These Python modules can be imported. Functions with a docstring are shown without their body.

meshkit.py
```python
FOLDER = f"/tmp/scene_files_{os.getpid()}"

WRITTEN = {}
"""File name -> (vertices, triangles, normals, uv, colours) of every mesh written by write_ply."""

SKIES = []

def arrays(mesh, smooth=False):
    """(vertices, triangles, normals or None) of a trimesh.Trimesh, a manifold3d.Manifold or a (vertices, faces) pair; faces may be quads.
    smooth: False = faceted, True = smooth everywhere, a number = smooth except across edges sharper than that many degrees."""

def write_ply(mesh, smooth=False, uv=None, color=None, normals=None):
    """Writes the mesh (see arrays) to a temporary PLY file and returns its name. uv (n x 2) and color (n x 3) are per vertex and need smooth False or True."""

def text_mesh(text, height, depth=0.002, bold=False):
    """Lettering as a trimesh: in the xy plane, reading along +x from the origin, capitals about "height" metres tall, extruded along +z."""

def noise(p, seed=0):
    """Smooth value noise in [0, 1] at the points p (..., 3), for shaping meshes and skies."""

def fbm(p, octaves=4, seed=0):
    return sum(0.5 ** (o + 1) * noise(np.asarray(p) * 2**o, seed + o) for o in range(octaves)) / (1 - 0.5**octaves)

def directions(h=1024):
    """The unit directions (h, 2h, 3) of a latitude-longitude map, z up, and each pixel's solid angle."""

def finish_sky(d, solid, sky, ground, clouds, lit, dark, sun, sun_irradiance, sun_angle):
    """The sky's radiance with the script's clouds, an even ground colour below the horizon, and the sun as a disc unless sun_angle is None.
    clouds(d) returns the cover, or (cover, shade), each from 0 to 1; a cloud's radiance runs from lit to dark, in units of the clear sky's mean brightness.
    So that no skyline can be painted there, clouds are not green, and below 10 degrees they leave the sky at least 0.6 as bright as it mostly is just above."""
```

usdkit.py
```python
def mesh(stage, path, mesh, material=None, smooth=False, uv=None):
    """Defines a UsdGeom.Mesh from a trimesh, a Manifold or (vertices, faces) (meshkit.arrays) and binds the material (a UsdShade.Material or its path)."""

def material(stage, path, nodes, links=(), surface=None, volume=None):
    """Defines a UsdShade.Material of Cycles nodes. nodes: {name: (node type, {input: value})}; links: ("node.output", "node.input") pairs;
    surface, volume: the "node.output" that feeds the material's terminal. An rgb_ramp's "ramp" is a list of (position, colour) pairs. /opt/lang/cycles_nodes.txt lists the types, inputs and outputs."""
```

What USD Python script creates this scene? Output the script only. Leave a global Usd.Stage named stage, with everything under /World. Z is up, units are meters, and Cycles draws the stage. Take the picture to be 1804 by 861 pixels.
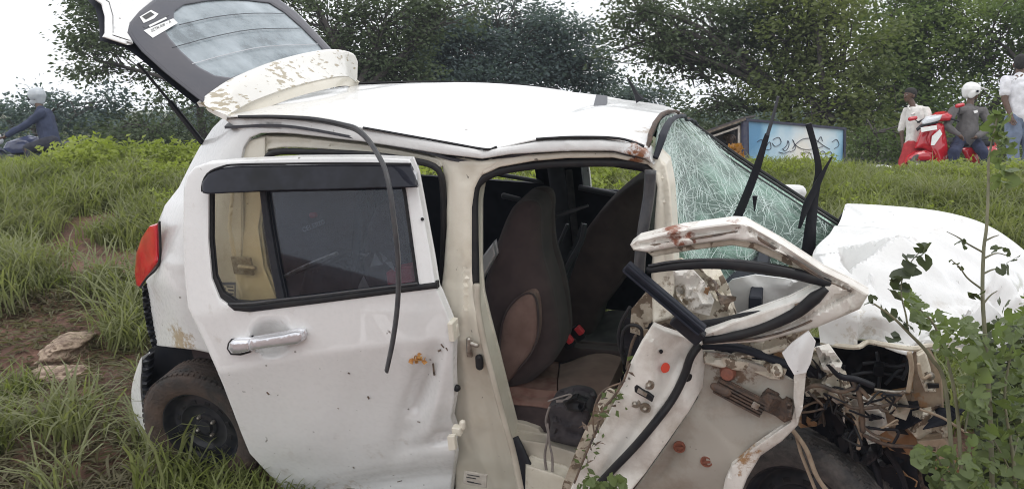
import math, random
import numpy as np, trimesh, manifold3d, usdkit, meshkit
from meshkit import fbm
from scipy.spatial import Delaunay
from shapely.geometry import Polygon, Point, LineString
from shapely import contains_xy
from pxr import Usd, UsdGeom, UsdLux, UsdShade, Gf, Sdf, Vt

stage = Usd.Stage.CreateInMemory()
UsdGeom.SetStageUpAxis(stage, UsdGeom.Tokens.z)
UsdGeom.SetStageMetersPerUnit(stage, 1.0)
world = UsdGeom.Xform.Define(stage, '/World')
UsdGeom.Scope.Define(stage, '/World/Looks')

# ------------------------------------------------------------------ camera
F, CX, CY = 1416.0, 902.0, 430.5            # the lens, in pixels of the 1804 x 861 photograph
PITCH = math.atan((CY - 190.0) / F)
EYE = np.array([0, 0, 1.6])
FWD = np.array([0, math.cos(PITCH), -math.sin(PITCH)])
DWN = np.array([0, -math.sin(PITCH), -math.cos(PITCH)])
RGT = np.array([1.0, 0, 0])
cam = UsdGeom.Camera.Define(stage, '/World/camera')
cam.AddTranslateOp().Set(Gf.Vec3d(*EYE))
cam.AddRotateXOp().Set(90 - math.degrees(PITCH))
cam.CreateHorizontalApertureAttr(36.0)
cam.CreateFocalLengthAttr(36.0 * F / 1804)
EXPOSURE = 0.30
cam.CreateExposureAttr(EXPOSURE)

# ------------------------------------------------------------------ overcast daylight
SUN_EL, SUN_AZ = math.radians(62), math.radians(330)     # azimuth of the direction towards the sun, atan2(x, y)
sky = UsdLux.DomeLight.Define(stage, '/World/sky')
usdkit.material(stage, '/World/Looks/sky_look', {
    'sky': ('sky_texture', {'sky_type': 'single_scattering', 'sun_disc': False, 'sun_elevation': SUN_EL, 'sun_rotation': SUN_AZ, 'air_density': 1.0, 'aerosol_density': 2.0}),
    'tc': ('texture_coordinate', {}),
    'n': ('noise_texture', {'scale': 2.2, 'detail': 4.0, 'roughness': 0.55}),
    'sep': ('separate_xyz', {}), 'cl': ('rgb_ramp', {'ramp': [(0.0, (3.0, 2.9, 2.7)), (0.46, (9.2, 9.4, 9.9)), (0.5, (10.3, 10.5, 10.9)), (0.75, (12.4, 12.6, 13.0)), (1.0, (13.8, 13.9, 14.2))]}),
    'zz': ('math', {'math_type': 'multiply_add', 'value2': 0.5, 'value3': 0.5}), 'nn': ('math', {'math_type': 'multiply_add', 'value2': 0.10, 'value3': -0.05}), 'zn': ('math', {'math_type': 'add'}),
    'm': ('mix_color', {'fac': 0.92, 'use_clamp': False}),
    'bg': ('background_shader', {'strength': 0.092})},
    [('tc.generated', 'n.vector'), ('tc.generated', 'sep.vector'), ('sep.z', 'zz.value1'), ('n.fac', 'nn.value1'), ('zz.value', 'zn.value1'), ('nn.value', 'zn.value2'), ('zn.value', 'cl.fac'), ('sky.color', 'm.a'), ('cl.color', 'm.b'), ('m.result', 'bg.color')], surface='bg.background')
UsdShade.MaterialBindingAPI.Apply(sky.GetPrim()).Bind(UsdShade.Material.Get(stage, '/World/Looks/sky_look'))
sun = UsdLux.DistantLight.Define(stage, '/World/sun')
sun.CreateNormalizeAttr(True)
sun.CreateIntensityAttr(0.14)
sun.CreateAngleAttr(25.0)
sun.CreateColorAttr(Gf.Vec3f(1.0, 0.97, 0.93))
sun.AddRotateZOp().Set(-math.degrees(SUN_AZ) + 180)
sun.AddRotateXOp().Set(-(90 - math.degrees(SUN_EL)))

# ------------------------------------------------------------------ helpers
used = {}
def numbered(parent, name):
    k = (parent, name)
    n = used.get(k, 0)
    used[k] = n + 1
    return f'{parent}/{name}' + (f'_{n:03d}' if n else '')

def path_of(p):
    return '/World' if p is None else str(p.GetPath())

ORIGIN = {}
def keys(prim, label=None, cat=None, group=None, kind=None):
    for k, v in (('label', label), ('category', cat), ('group', group), ('kind', kind)):
        if v:
            prim.SetCustomDataByKey(k, v)
    return prim

def thing(name, label, cat, base=(0, 0, 0), group=None, kind=None):
    x = UsdGeom.Xform.Define(stage, numbered('/World', name))
    x.AddTranslateOp().Set(Gf.Vec3d(*map(float, base)))
    p = keys(x.GetPrim(), label, cat, group, kind)
    ORIGIN[str(p.GetPath())] = np.array(base, float)
    return p

def obj(name, mesh, mat, parent=None, smooth=35, label=None, cat=None, group=None, kind=None):
    """One Mesh prim; the mesh is given in world coordinates whatever its parent."""
    v, f, n = meshkit.arrays(mesh, smooth)
    o = ORIGIN.get(path_of(parent), np.zeros(3))
    pth = numbered(path_of(parent), name)
    m = UsdGeom.Mesh.Define(stage, pth)
    m.CreatePointsAttr(Vt.Vec3fArray.FromNumpy((v - o).astype(np.float32)))
    m.CreateFaceVertexCountsAttr(Vt.IntArray.FromNumpy(np.full(len(f), 3, np.int32)))
    m.CreateFaceVertexIndicesAttr(Vt.IntArray.FromNumpy(f.astype(np.int32).ravel()))
    m.CreateSubdivisionSchemeAttr('none')
    if n is not None:
        m.CreateNormalsAttr(Vt.Vec3fArray.FromNumpy(n.astype(np.float32)))
        m.SetNormalsInterpolation('vertex')
    UsdShade.MaterialBindingAPI.Apply(m.GetPrim()).Bind(M[mat])
    p = keys(m.GetPrim(), label, cat, group, kind)
    ORIGIN[str(p.GetPath())] = o
    return p

def ray(px, py):
    px, py = np.asarray(px, float), np.asarray(py, float)
    return FWD + ((px - CX) / F)[..., None] * RGT + ((py - CY) / F)[..., None] * DWN

def at(px, py, d):
    return EYE + ray(px, py) * np.asarray(d, float)[..., None]

def pixel(X):
    v = np.asarray(X, float) - EYE
    d = v @ FWD
    return CX + F * (v @ RGT) / d, CY + F * (v @ DWN) / d, d

def cat(*ms):
    """Joins (vertices, faces) pairs."""
    V, Fc, k = [], [], 0
    for m in ms:
        if m is None:
            continue
        v, f, _ = meshkit.arrays(m)
        V.append(v); Fc.append(f + k); k += len(v)
    return np.vstack(V), np.vstack(Fc)

def spline(P, n, closed=False):
    """Catmull-Rom through the points, n samples evenly spaced along it."""
    P = np.asarray(P, float)
    if closed:
        Q = np.vstack([P[-1:], P, P[:2]])
    else:
        Q = np.vstack([2 * P[:1] - P[1:2], P, 2 * P[-1:] - P[-2:-1]])
    segs = []
    k = max(4, int(4 * n / max(len(P) - 1, 1)))
    t = np.linspace(0, 1, k, endpoint=False)[:, None]
    for i in range(len(Q) - 3):
        a, b, c, d = Q[i:i + 4]
        segs.append(0.5 * (2 * b + (c - a) * t + (2 * a - 5 * b + 4 * c - d) * t ** 2 + (3 * b - a - 3 * c + d) * t ** 3))
    C = np.vstack(segs + ([Q[1:2]] if closed else [P[-1:]]))
    s = np.r_[0, np.cumsum(np.linalg.norm(np.diff(C, axis=0), axis=1))]
    u = np.linspace(0, s[-1], n + 1)[:-1] if closed else np.linspace(0, s[-1], n)
    return np.stack([np.interp(u, s, C[:, k]) for k in range(C.shape[1])], 1)

def tube(P, r, sides=8, n=None, flat=1.0, up=(0, 0, 1), caps=True):
    """A swept tube: r a number or a list of radii along the path; flat squeezes the section."""
    P = np.asarray(P, float)
    r0 = np.full(len(P), r, float) if np.ndim(r) == 0 else np.asarray(r, float)
    if n:
        s = np.r_[0, np.cumsum(np.linalg.norm(np.diff(P, axis=0), axis=1))]
        P2 = spline(P, n)
        s2 = np.linspace(0, s[-1], n)
        r0 = np.interp(s2, s, r0); P = P2
    T = np.gradient(P, axis=0)
    T /= np.linalg.norm(T, axis=1, keepdims=True) + 1e-12
    a = np.asarray(up, float)
    if abs(a @ T[0]) > 0.95:
        a = np.array([1.0, 0.3, 0])
    V = []
    ang = np.linspace(0, 2 * np.pi, sides, endpoint=False) + np.pi / sides
    for p, t, rr in zip(P, T, r0):
        a = a - t * (a @ t); a /= np.linalg.norm(a) + 1e-12
        b = np.cross(t, a)
        V.append(p + rr * (np.cos(ang)[:, None] * a * flat + np.sin(ang)[:, None] * b))
    V = np.array(V).reshape(-1, 3)
    m = len(P)
    i, j = np.meshgrid(np.arange(m - 1), np.arange(sides), indexing='ij')
    A = (i * sides + j).ravel(); B = (i * sides + (j + 1) % sides).ravel()
    Fc = np.vstack([np.stack([A, B, B + sides], 1), np.stack([A, B + sides, A + sides], 1)])
    if caps:
        c0, c1 = len(V), len(V) + 1
        V = np.vstack([V, P[:1], P[-1:]])
        k = np.arange(sides)
        Fc = np.vstack([Fc, np.stack([np.full(sides, c0), (k + 1) % sides, k], 1), np.stack([np.full(sides, c1), (m - 1) * sides + k, (m - 1) * sides + (k + 1) % sides], 1)])
    return V, Fc

def hull(*balls):
    """Convex hull of spheres (x, y, z, r)."""
    return manifold3d.Manifold.batch_hull([manifold3d.Manifold.sphere(b[3], 12).translate([float(c) for c in b[:3]]) for b in balls])

def revolve(profile, axis, centre, n=40):
    """Profile of (radius, height along axis) turned about the axis."""
    axis = np.asarray(axis, float); axis /= np.linalg.norm(axis)
    a = np.cross(axis, [0.3, 0.2, 1.0]); a /= np.linalg.norm(a); b = np.cross(axis, a)
    pr = np.asarray(profile, float)
    th = np.linspace(0, 2 * np.pi, n, endpoint=False)
    V = np.array([np.asarray(centre) + axis * h + r * (np.cos(th)[:, None] * a + np.sin(th)[:, None] * b) for r, h in pr]).reshape(-1, 3)
    i, j = np.meshgrid(np.arange(len(pr) - 1), np.arange(n), indexing='ij')
    A = (i * n + j).ravel(); B = (i * n + (j + 1) % n).ravel()
    return V, np.vstack([np.stack([A, B, B + n], 1), np.stack([A, B + n, A + n], 1)])

def boxat(c, sx, sy, sz, X=(1, 0, 0), Y=(0, 1, 0), Zv=(0, 0, 1), bev=0.12):
    """A chamfered box with its own axes."""
    b = min(sx, sy, sz) * bev
    pts = []
    for a in (-1, 1):
        for d in (-1, 1):
            for e in (-1, 1):
                h = np.array([a * sx / 2, d * sy / 2, e * sz / 2])
                for k in range(3):
                    q = h.copy(); o = [i for i in range(3) if i != k]
                    for i in o:
                        q[i] -= np.sign(h[i]) * b
                    pts.append(q)
    R = np.stack([np.asarray(X, float), np.asarray(Y, float), np.asarray(Zv, float)])
    h = trimesh.convex.convex_hull(np.array(pts) @ R + np.asarray(c, float))
    return np.array(h.vertices), np.array(h.faces)

# ------------------------------------------------------------------ materials
M = {}
def look(name, nodes, links, surface):
    M[name] = usdkit.material(stage, '/World/Looks/' + name, nodes, links, surface=surface)

def plain(name, c0, c1=None, rough=0.5, scale=6.0, detail=5.0, bump=0.0, bscale=60.0, lo=0.35, hi=0.65, **kw):
    """Two tones mixed by noise, with a fine relief."""
    c1 = c1 or tuple(x * 0.75 for x in c0)
    nodes = {'g': ('geometry', {}), 'n': ('noise_texture', {'scale': scale, 'detail': detail, 'roughness': 0.6}),
             'r': ('rgb_ramp', {'ramp': [(lo, c0), (hi, c1)]}), 'p': ('principled_bsdf', dict(roughness=rough, **kw))}
    links = [('g.position', 'n.vector'), ('n.fac', 'r.fac'), ('r.color', 'p.base_color')]
    if bump:
        nodes['n2'] = ('noise_texture', {'scale': bscale, 'detail': 3.0})
        nodes['b'] = ('bump', {'strength': bump, 'distance': 0.01})
        links += [('g.position', 'n2.vector'), ('n2.fac', 'b.height'), ('b.normal', 'p.normal')]
    look(name, nodes, links, 'p.BSDF')

def leafy(name, stops, rough=0.5, trans=0.35, nscale=0.9, mixn=0.5, spec=0.35):
    """Leaves: each leaf its own tone, drifting over the crown; some light passes through."""
    look(name, {
        'g': ('geometry', {}), 'n': ('noise_texture', {'scale': nscale, 'detail': 2.0}),
        'mx': ('mix_float', {'fac': mixn}),
        'r': ('rgb_ramp', {'ramp': stops}),
        'p': ('principled_bsdf', {'roughness': rough, 'specular_ior_level': spec}),
        't': ('translucent_bsdf', {}),
        'gain': ('mix_color', {'blend_type': 'multiply', 'fac': 1.0, 'b': (1.25, 1.35, 0.7)}),
        'mc': ('mix_closure', {'fac': trans})},
        [('g.position', 'n.vector'), ('g.random_per_island', 'mx.a'), ('n.fac', 'mx.b'), ('mx.result', 'r.fac'), ('r.color', 'p.base_color'),
         ('r.color', 'gain.a'), ('gain.result', 't.color'), ('p.BSDF', 'mc.closure1'), ('t.BSDF', 'mc.closure2')], 'mc.closure')

leafy('grass_green', [(0.0, (0.08, 0.095, 0.03)), (0.4, (0.22, 0.245, 0.08)), (0.7, (0.39, 0.385, 0.16)), (1.0, (0.62, 0.57, 0.36))], rough=0.55, nscale=1.3, mixn=0.35)
leafy('grass_dry', [(0.0, (0.07, 0.06, 0.035)), (0.35, (0.16, 0.145, 0.075)), (0.65, (0.30, 0.26, 0.155)), (1.0, (0.50, 0.43, 0.29))], rough=0.6, trans=0.2, nscale=1.3, mixn=0.3)
leafy('grass_tussock', [(0.0, (0.12, 0.13, 0.06)), (0.4, (0.24, 0.25, 0.12)), (0.75, (0.38, 0.37, 0.20)), (1.0, (0.55, 0.50, 0.32))], rough=0.55, nscale=1.3, mixn=0.3)
leafy('weed_green', [(0.0, (0.08, 0.11, 0.02)), (0.35, (0.27, 0.31, 0.065)), (0.7, (0.48, 0.48, 0.15)), (1.0, (0.62, 0.58, 0.27))], rough=0.5, nscale=0.8, mixn=0.5)
leafy('tree_dark', [(0.2, (0.045, 0.062, 0.034)), (0.5, (0.092, 0.12, 0.062)), (0.8, (0.19, 0.21, 0.12))], nscale=0.7, trans=0.25, mixn=.62)
leafy('tree_haze_tint', [(0.2, (0.052, 0.075, 0.078)), (0.5, (0.095, 0.13, 0.13)), (0.8, (0.165, 0.205, 0.18))], nscale=0.7, trans=0.25, mixn=.62)  # the pale blue cast of haze is put into these leaf colours
leafy('tree_green', [(0.25, (0.08, 0.115, 0.042)), (0.5, (0.21, 0.265, 0.09)), (0.75, (0.43, 0.46, 0.17))], nscale=0.8, trans=0.38, mixn=.62)
leafy('tree_olive', [(0.2, (0.07, 0.09, 0.034)), (0.5, (0.155, 0.18, 0.064)), (0.8, (0.36, 0.36, 0.14))], nscale=0.8, trans=0.38, mixn=.62)
leafy('shrub_leaf', [(0.1, (0.065, 0.09, 0.035)), (0.5, (0.155, 0.195, 0.075)), (0.9, (0.36, 0.39, 0.18))], nscale=3.0, trans=0.35)
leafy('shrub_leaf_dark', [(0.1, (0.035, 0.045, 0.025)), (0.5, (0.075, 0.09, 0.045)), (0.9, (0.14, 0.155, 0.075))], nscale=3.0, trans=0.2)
leafy('orange_leaf', [(0.1, (0.22, 0.10, 0.02)), (0.5, (0.36, 0.17, 0.03)), (0.9, (0.30, 0.25, 0.05))], nscale=3.0, trans=0.3)
plain('bark', (0.07, 0.06, 0.055), (0.035, 0.03, 0.028), rough=0.9, scale=9, bump=0.5, bscale=30)
plain('stem', (0.16, 0.15, 0.09), (0.10, 0.10, 0.06), rough=0.7, scale=20)
plain('stem_pale', (0.34, 0.30, 0.22), (0.22, 0.20, 0.15), rough=0.7, scale=20)
plain('road_asphalt', (0.06, 0.06, 0.06), (0.045, 0.045, 0.046), rough=0.9, scale=12, bump=0.3)
plain('pale_stone', (0.40, 0.31, 0.23), (0.12, 0.075, 0.055), rough=0.9, scale=22, bump=0.6, bscale=45)
look('earth', {
    'g': ('geometry', {}), 'n': ('noise_texture', {'scale': 1.7, 'detail': 6.0, 'roughness': 0.65}), 'n3': ('noise_texture', {'scale': 34.0, 'detail': 5.0, 'roughness': 0.7}),
    'r': ('rgb_ramp', {'ramp': [(0.3, (0.085, 0.05, 0.038)), (0.5, (0.18, 0.098, 0.072)), (0.68, (0.27, 0.15, 0.112))]}),
    'r3': ('rgb_ramp', {'ramp': [(0.3, (0.55, 0.55, 0.55)), (0.7, (1.15, 1.12, 1.1))]}),
    'mu': ('mix_color', {'blend_type': 'multiply', 'fac': 1.0, 'use_clamp': False}),
    'sy': ('separate_xyz', {}), 'ym': ('map_range', {'from_min': 11.2, 'from_max': 13.0, 'to_min': 0.0, 'to_max': 0.9, 'clamp': True}), 'gm': ('mix_color', {'b': (0.085, 0.10, 0.04)}),
    'b': ('bump', {'strength': 0.9, 'distance': 0.03}), 'p': ('principled_bsdf', {'roughness': 0.75, 'specular_ior_level': 0.35})},
    [('g.position', 'n.vector'), ('g.position', 'n3.vector'), ('n.fac', 'r.fac'), ('n3.fac', 'r3.fac'), ('r.color', 'mu.a'), ('r3.color', 'mu.b'), ('g.position', 'sy.vector'), ('sy.y', 'ym.value'), ('ym.result', 'gm.fac'), ('mu.result', 'gm.a'), ('gm.result', 'p.base_color'), ('n3.fac', 'b.height'), ('b.normal', 'p.normal')], 'p.BSDF')

# ------------------------------------------------------------------ the lie of the land
GY = np.array([-300, -20, 0, 2.4, 3.3, 4.3, 5.5, 7.0, 8.3, 9.3, 10.5, 12.0, 13.0, 40, 400.])
GZ = np.array([-0.5, -0.3, -0.12, -0.07, -0.03, 0.09, 0.27, 0.50, 0.66, 0.71, 0.66, 0.49, 0.42, 0.42, 0.2])
def gz(x, y):
    x, y = np.asarray(x, float), np.asarray(y, float)
    z = sum(np.interp(y + o, GY, GZ) for o in (-0.45, -0.2, 0, 0.2, 0.45)) / 5
    P0 = np.stack([x, y, 0 * x], -1)
    z = z + np.clip((y - 6.4) / 1.5, 0, 1) * np.clip((11.5 - y) / 1.5, 0, 1) * 0.09 * np.clip(1 - np.abs(x + 4.9) / 1.6, 0, 1)
    near = np.clip((12.6 - y) / 1.2, 0, 1) * np.clip((y + 1) / 2, 0, 1)
    P = np.stack([x, y, 0 * x], -1)
    return z + near * (0.20 * (fbm(P * 0.9, 3, 5) - 0.5) + 0.06 * (fbm(P * 5.0, 3, 9) - 0.5))

def ground_hit(px, py):
    d = np.linspace(1.5, 30, 900)
    X = at(np.full_like(d, px), np.full_like(d, py), d)
    k = np.argmax(X[:, 2] < gz(X[:, 0], X[:, 1]))
    return X[k]

def sheet(xs, ys, zf):
    X, Y = np.meshgrid(xs, ys, indexing='ij')
    V = np.stack([X, Y, zf(X, Y)], -1).reshape(-1, 3)
    n = len(ys)
    i, j = np.meshgrid(np.arange(len(xs) - 1), np.arange(n - 1), indexing='ij')
    A = (i * n + j).ravel()
    return V, np.vstack([np.stack([A, A + n, A + n + 1], 1), np.stack([A, A + n + 1, A + 1], 1)])

xs = np.r_[-300, -120, -60, -30, -18, np.arange(-12, 12.01, 0.12), 18, 30, 60, 120, 300]
ys = np.r_[-200, -60, -20, -6, -2, np.arange(0, 13.01, 0.1), 14, 16, 20, 30, 60, 150, 400]
obj('ground', sheet(xs, ys, gz), 'earth', smooth=True, kind='structure', label='reddish muddy bank rising from the ditch to the roadside')
obj('road', sheet(np.r_[-300, -60, np.arange(-30, 31, 2.), 60, 300], np.linspace(13.6, 19.2, 12), lambda X, Y: gz(X, Y) + 0.02), 'road_asphalt', smooth=True, kind='structure', label='grey asphalt road running behind the grassy bank')

# ------------------------------------------------------------------ grass
def blades(n, seed, length, width, spread, arch, segs=4, stand=1.0):
    r = np.random.default_rng(seed)
    V, Fc = [], []
    for k in range(n):
        a = r.uniform(0, 2 * np.pi); d = np.array([np.cos(a), np.sin(a)])
        s = np.array([-d[1], d[0]])
        b = r.normal(0, spread, 2)
        ln = length * r.uniform(0.55, 1.15); w = width * r.uniform(0.7, 1.2); ar = arch * r.uniform(0.5, 1.3)
        t = np.linspace(0, 1, segs + 1)
        ang = np.pi / 2 * stand * r.uniform(0.8, 1.08) - ar * t ** 1.3 * 1.9
        h = np.r_[0, np.cumsum(np.cos(ang[:-1]) * ln / segs)]; z = np.r_[0, np.cumsum(np.sin(ang[:-1]) * ln / segs)]
        side = s * r.normal(0, 0.25) * ln
        c = np.stack([b[0] + d[0] * h + side[0] * t ** 2, b[1] + d[1] * h + side[1] * t ** 2, z - 0.02], 1)
        ww = w * np.sin(np.pi * np.clip(0.18 + 0.82 * t, 0, 1)) ** 0.7 / 2 + 0.0004
        o = np.c_[s[0] * ww, s[1] * ww, 0.25 * ww]
        o2 = np.c_[-s[0] * ww, -s[1] * ww, 0.25 * ww]
        k0 = len(V) and sum(len(x) for x in V)
        V.append(np.vstack([c + o, c + o2]))
        m = segs + 1
        i = np.arange(segs)
        Fc.append(np.vstack([np.stack([i, i + 1, i + m + 1], 1), np.stack([i, i + m + 1, i + m], 1)]) + k0)
    return np.vstack(V), np.vstack(Fc)

def leaf_quads(C, size, r, aspect=0.5, droop=0.25, flatness=0.6, D0=None):
    """Diamond leaves of two faces at the points C, folded a little along the midrib."""
    n = len(C)
    d = r.normal(size=(n, 3)) if D0 is None else D0 + 0.5 * r.normal(size=(n, 3))
    d[:, 2] = d[:, 2] * (1 - flatness) - droop
    d /= np.linalg.norm(d, axis=1, keepdims=True)
    nn = r.normal(size=(n, 3)) * (1 - 0.5 * flatness); nn[:, 2] += 1.2 * flatness
    s = np.cross(d, nn); s /= np.linalg.norm(s, axis=1, keepdims=True) + 1e-9
    u = np.cross(s, d)
    L = (size * r.uniform(0.6, 1.25, n))[:, None]
    a = C; b = C + d * L
    m = C + d * L * 0.45
    l = m + s * L * aspect / 2 + u * L * 0.08; q = m - s * L * aspect / 2 + u * L * 0.08
    V = np.stack([a, l, b, q], 1).reshape(-1, 3)
    i = np.arange(n) * 4
    return V, np.vstack([np.stack([i, i + 1, i + 2], 1), np.stack([i, i + 2, i + 3], 1)])

def weed(seed, h, n, leaf):
    r = np.random.default_rng(seed)
    parts = []
    for k in range(n):
        b = r.normal(0, 0.05, 2); a = r.uniform(0, 6.28); ln = h * r.uniform(0.6, 1.1)
        P = np.array([[b[0], b[1], -0.02], [b[0] + 0.2 * ln * np.cos(a), b[1] + 0.2 * ln * np.sin(a), 0.6 * ln], [b[0] + 0.45 * ln * np.cos(a), b[1] + 0.45 * ln * np.sin(a), ln]])
        S3 = spline(P, 7)
        parts.append(tube(S3, [0.004, 0.003, 0.002, 0.0015, 0.001, 0.001, 0.001], 3, caps=False))
        m = 15
        t = r.uniform(0.15, 1, m)
        C = np.stack([np.interp(t, np.linspace(0, 1, 7), S3[:, i]) for i in range(3)], 1)
        parts.append(leaf_quads(C, leaf, r, 0.5, 0.0, 0.5))
    return cat(*parts)

def scatter(name, protos, mat, P, scale, seed, label, tilt=0.15):
    r = np.random.default_rng(seed)
    pi = UsdGeom.PointInstancer.Define(stage, numbered('/World', name))
    paths = []
    for k, m in enumerate(protos):
        o = f'{pi.GetPath()}/tuft' + (f'_{k:03d}' if k else '')
        usdkit.mesh(stage, o, m, M[mat], smooth=False)
        paths.append(o)
    pi.CreatePrototypesRel().SetTargets(paths)
    n = len(P)
    yaw = r.uniform(0, 2 * np.pi, n); tx, ty = r.normal(0, tilt, n) / 2, r.normal(0, tilt, n) / 2
    q = [Gf.Quath(float(np.cos(a / 2)), float(x), float(y), float(np.sin(a / 2))).GetNormalized() for a, x, y in zip(yaw, tx, ty)]
    pi.CreateProtoIndicesAttr(Vt.IntArray.FromNumpy(r.integers(0, len(protos), n).astype(np.int32)))
    pi.CreatePositionsAttr(Vt.Vec3fArray.FromNumpy(P.astype(np.float32)))
    pi.CreateOrientationsAttr(Vt.QuathArray(q))
    pi.CreateScalesAttr(Vt.Vec3fArray.FromNumpy(np.repeat(scale[:, None], 3, 1).astype(np.float32)))
    return keys(pi.GetPrim(), label, name.replace('_', ' '), None, 'stuff')

def spots(n, seed, x0, x1, y0, y1):
    r = np.random.default_rng(seed)
    x, y = r.uniform(x0, x1, n), r.uniform(y0, y1, n)
    P = np.stack([x, y, gz(x, y)], 1)
    px, py, d = pixel(P)
    return P[(px > -520) & (px < 2400) & (py < 1010)], r

def under_car(P):
    q = P - CO
    l, w = q @ CL, q @ CW
    return (l > -0.30) & (l < 3.3) & (w > 0.02) & (w < 1.6)

# bare patches of mud: (pixel, radius in metres)
BARE = [(ground_hit(px, py), rad) for px, py, rad in ((205, 475, 0.42), (150, 470, 0.35), (60, 590, 0.42), (10, 620, 0.35), (190, 690, 0.24), (130, 640, 0.16), (215, 720, 0.18), (100, 560, 0.25), (245, 640, 0.2), (150, 810, 0.14), (60, 800, 0.12), (160, 400, 0.3), (110, 440, 0.25))]
def bare(P):
    b = np.zeros(len(P))
    for c, rad in BARE:
        d = np.hypot((P[:, 0] - c[0]) * .8, (P[:, 1] - c[1]) * .75)
        b = np.maximum(b, np.clip(1.35 - d / rad, 0, 1))
    return b
CYAW, CROLL = math.radians(20.5), math.radians(12)
CL = np.array([math.cos(CYAW), -math.sin(CYAW), 0])                       # the car: forward,
W0 = np.array([math.sin(CYAW), math.cos(CYAW), 0])
CU = np.array([0, 0, 1.0]) * math.cos(CROLL) - W0 * math.sin(CROLL)       # up,
CW = W0 * math.cos(CROLL) + np.array([0, 0, 1.0]) * math.sin(CROLL)       # across, away from the near side
CO = at(345., 850., 3.55)

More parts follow.
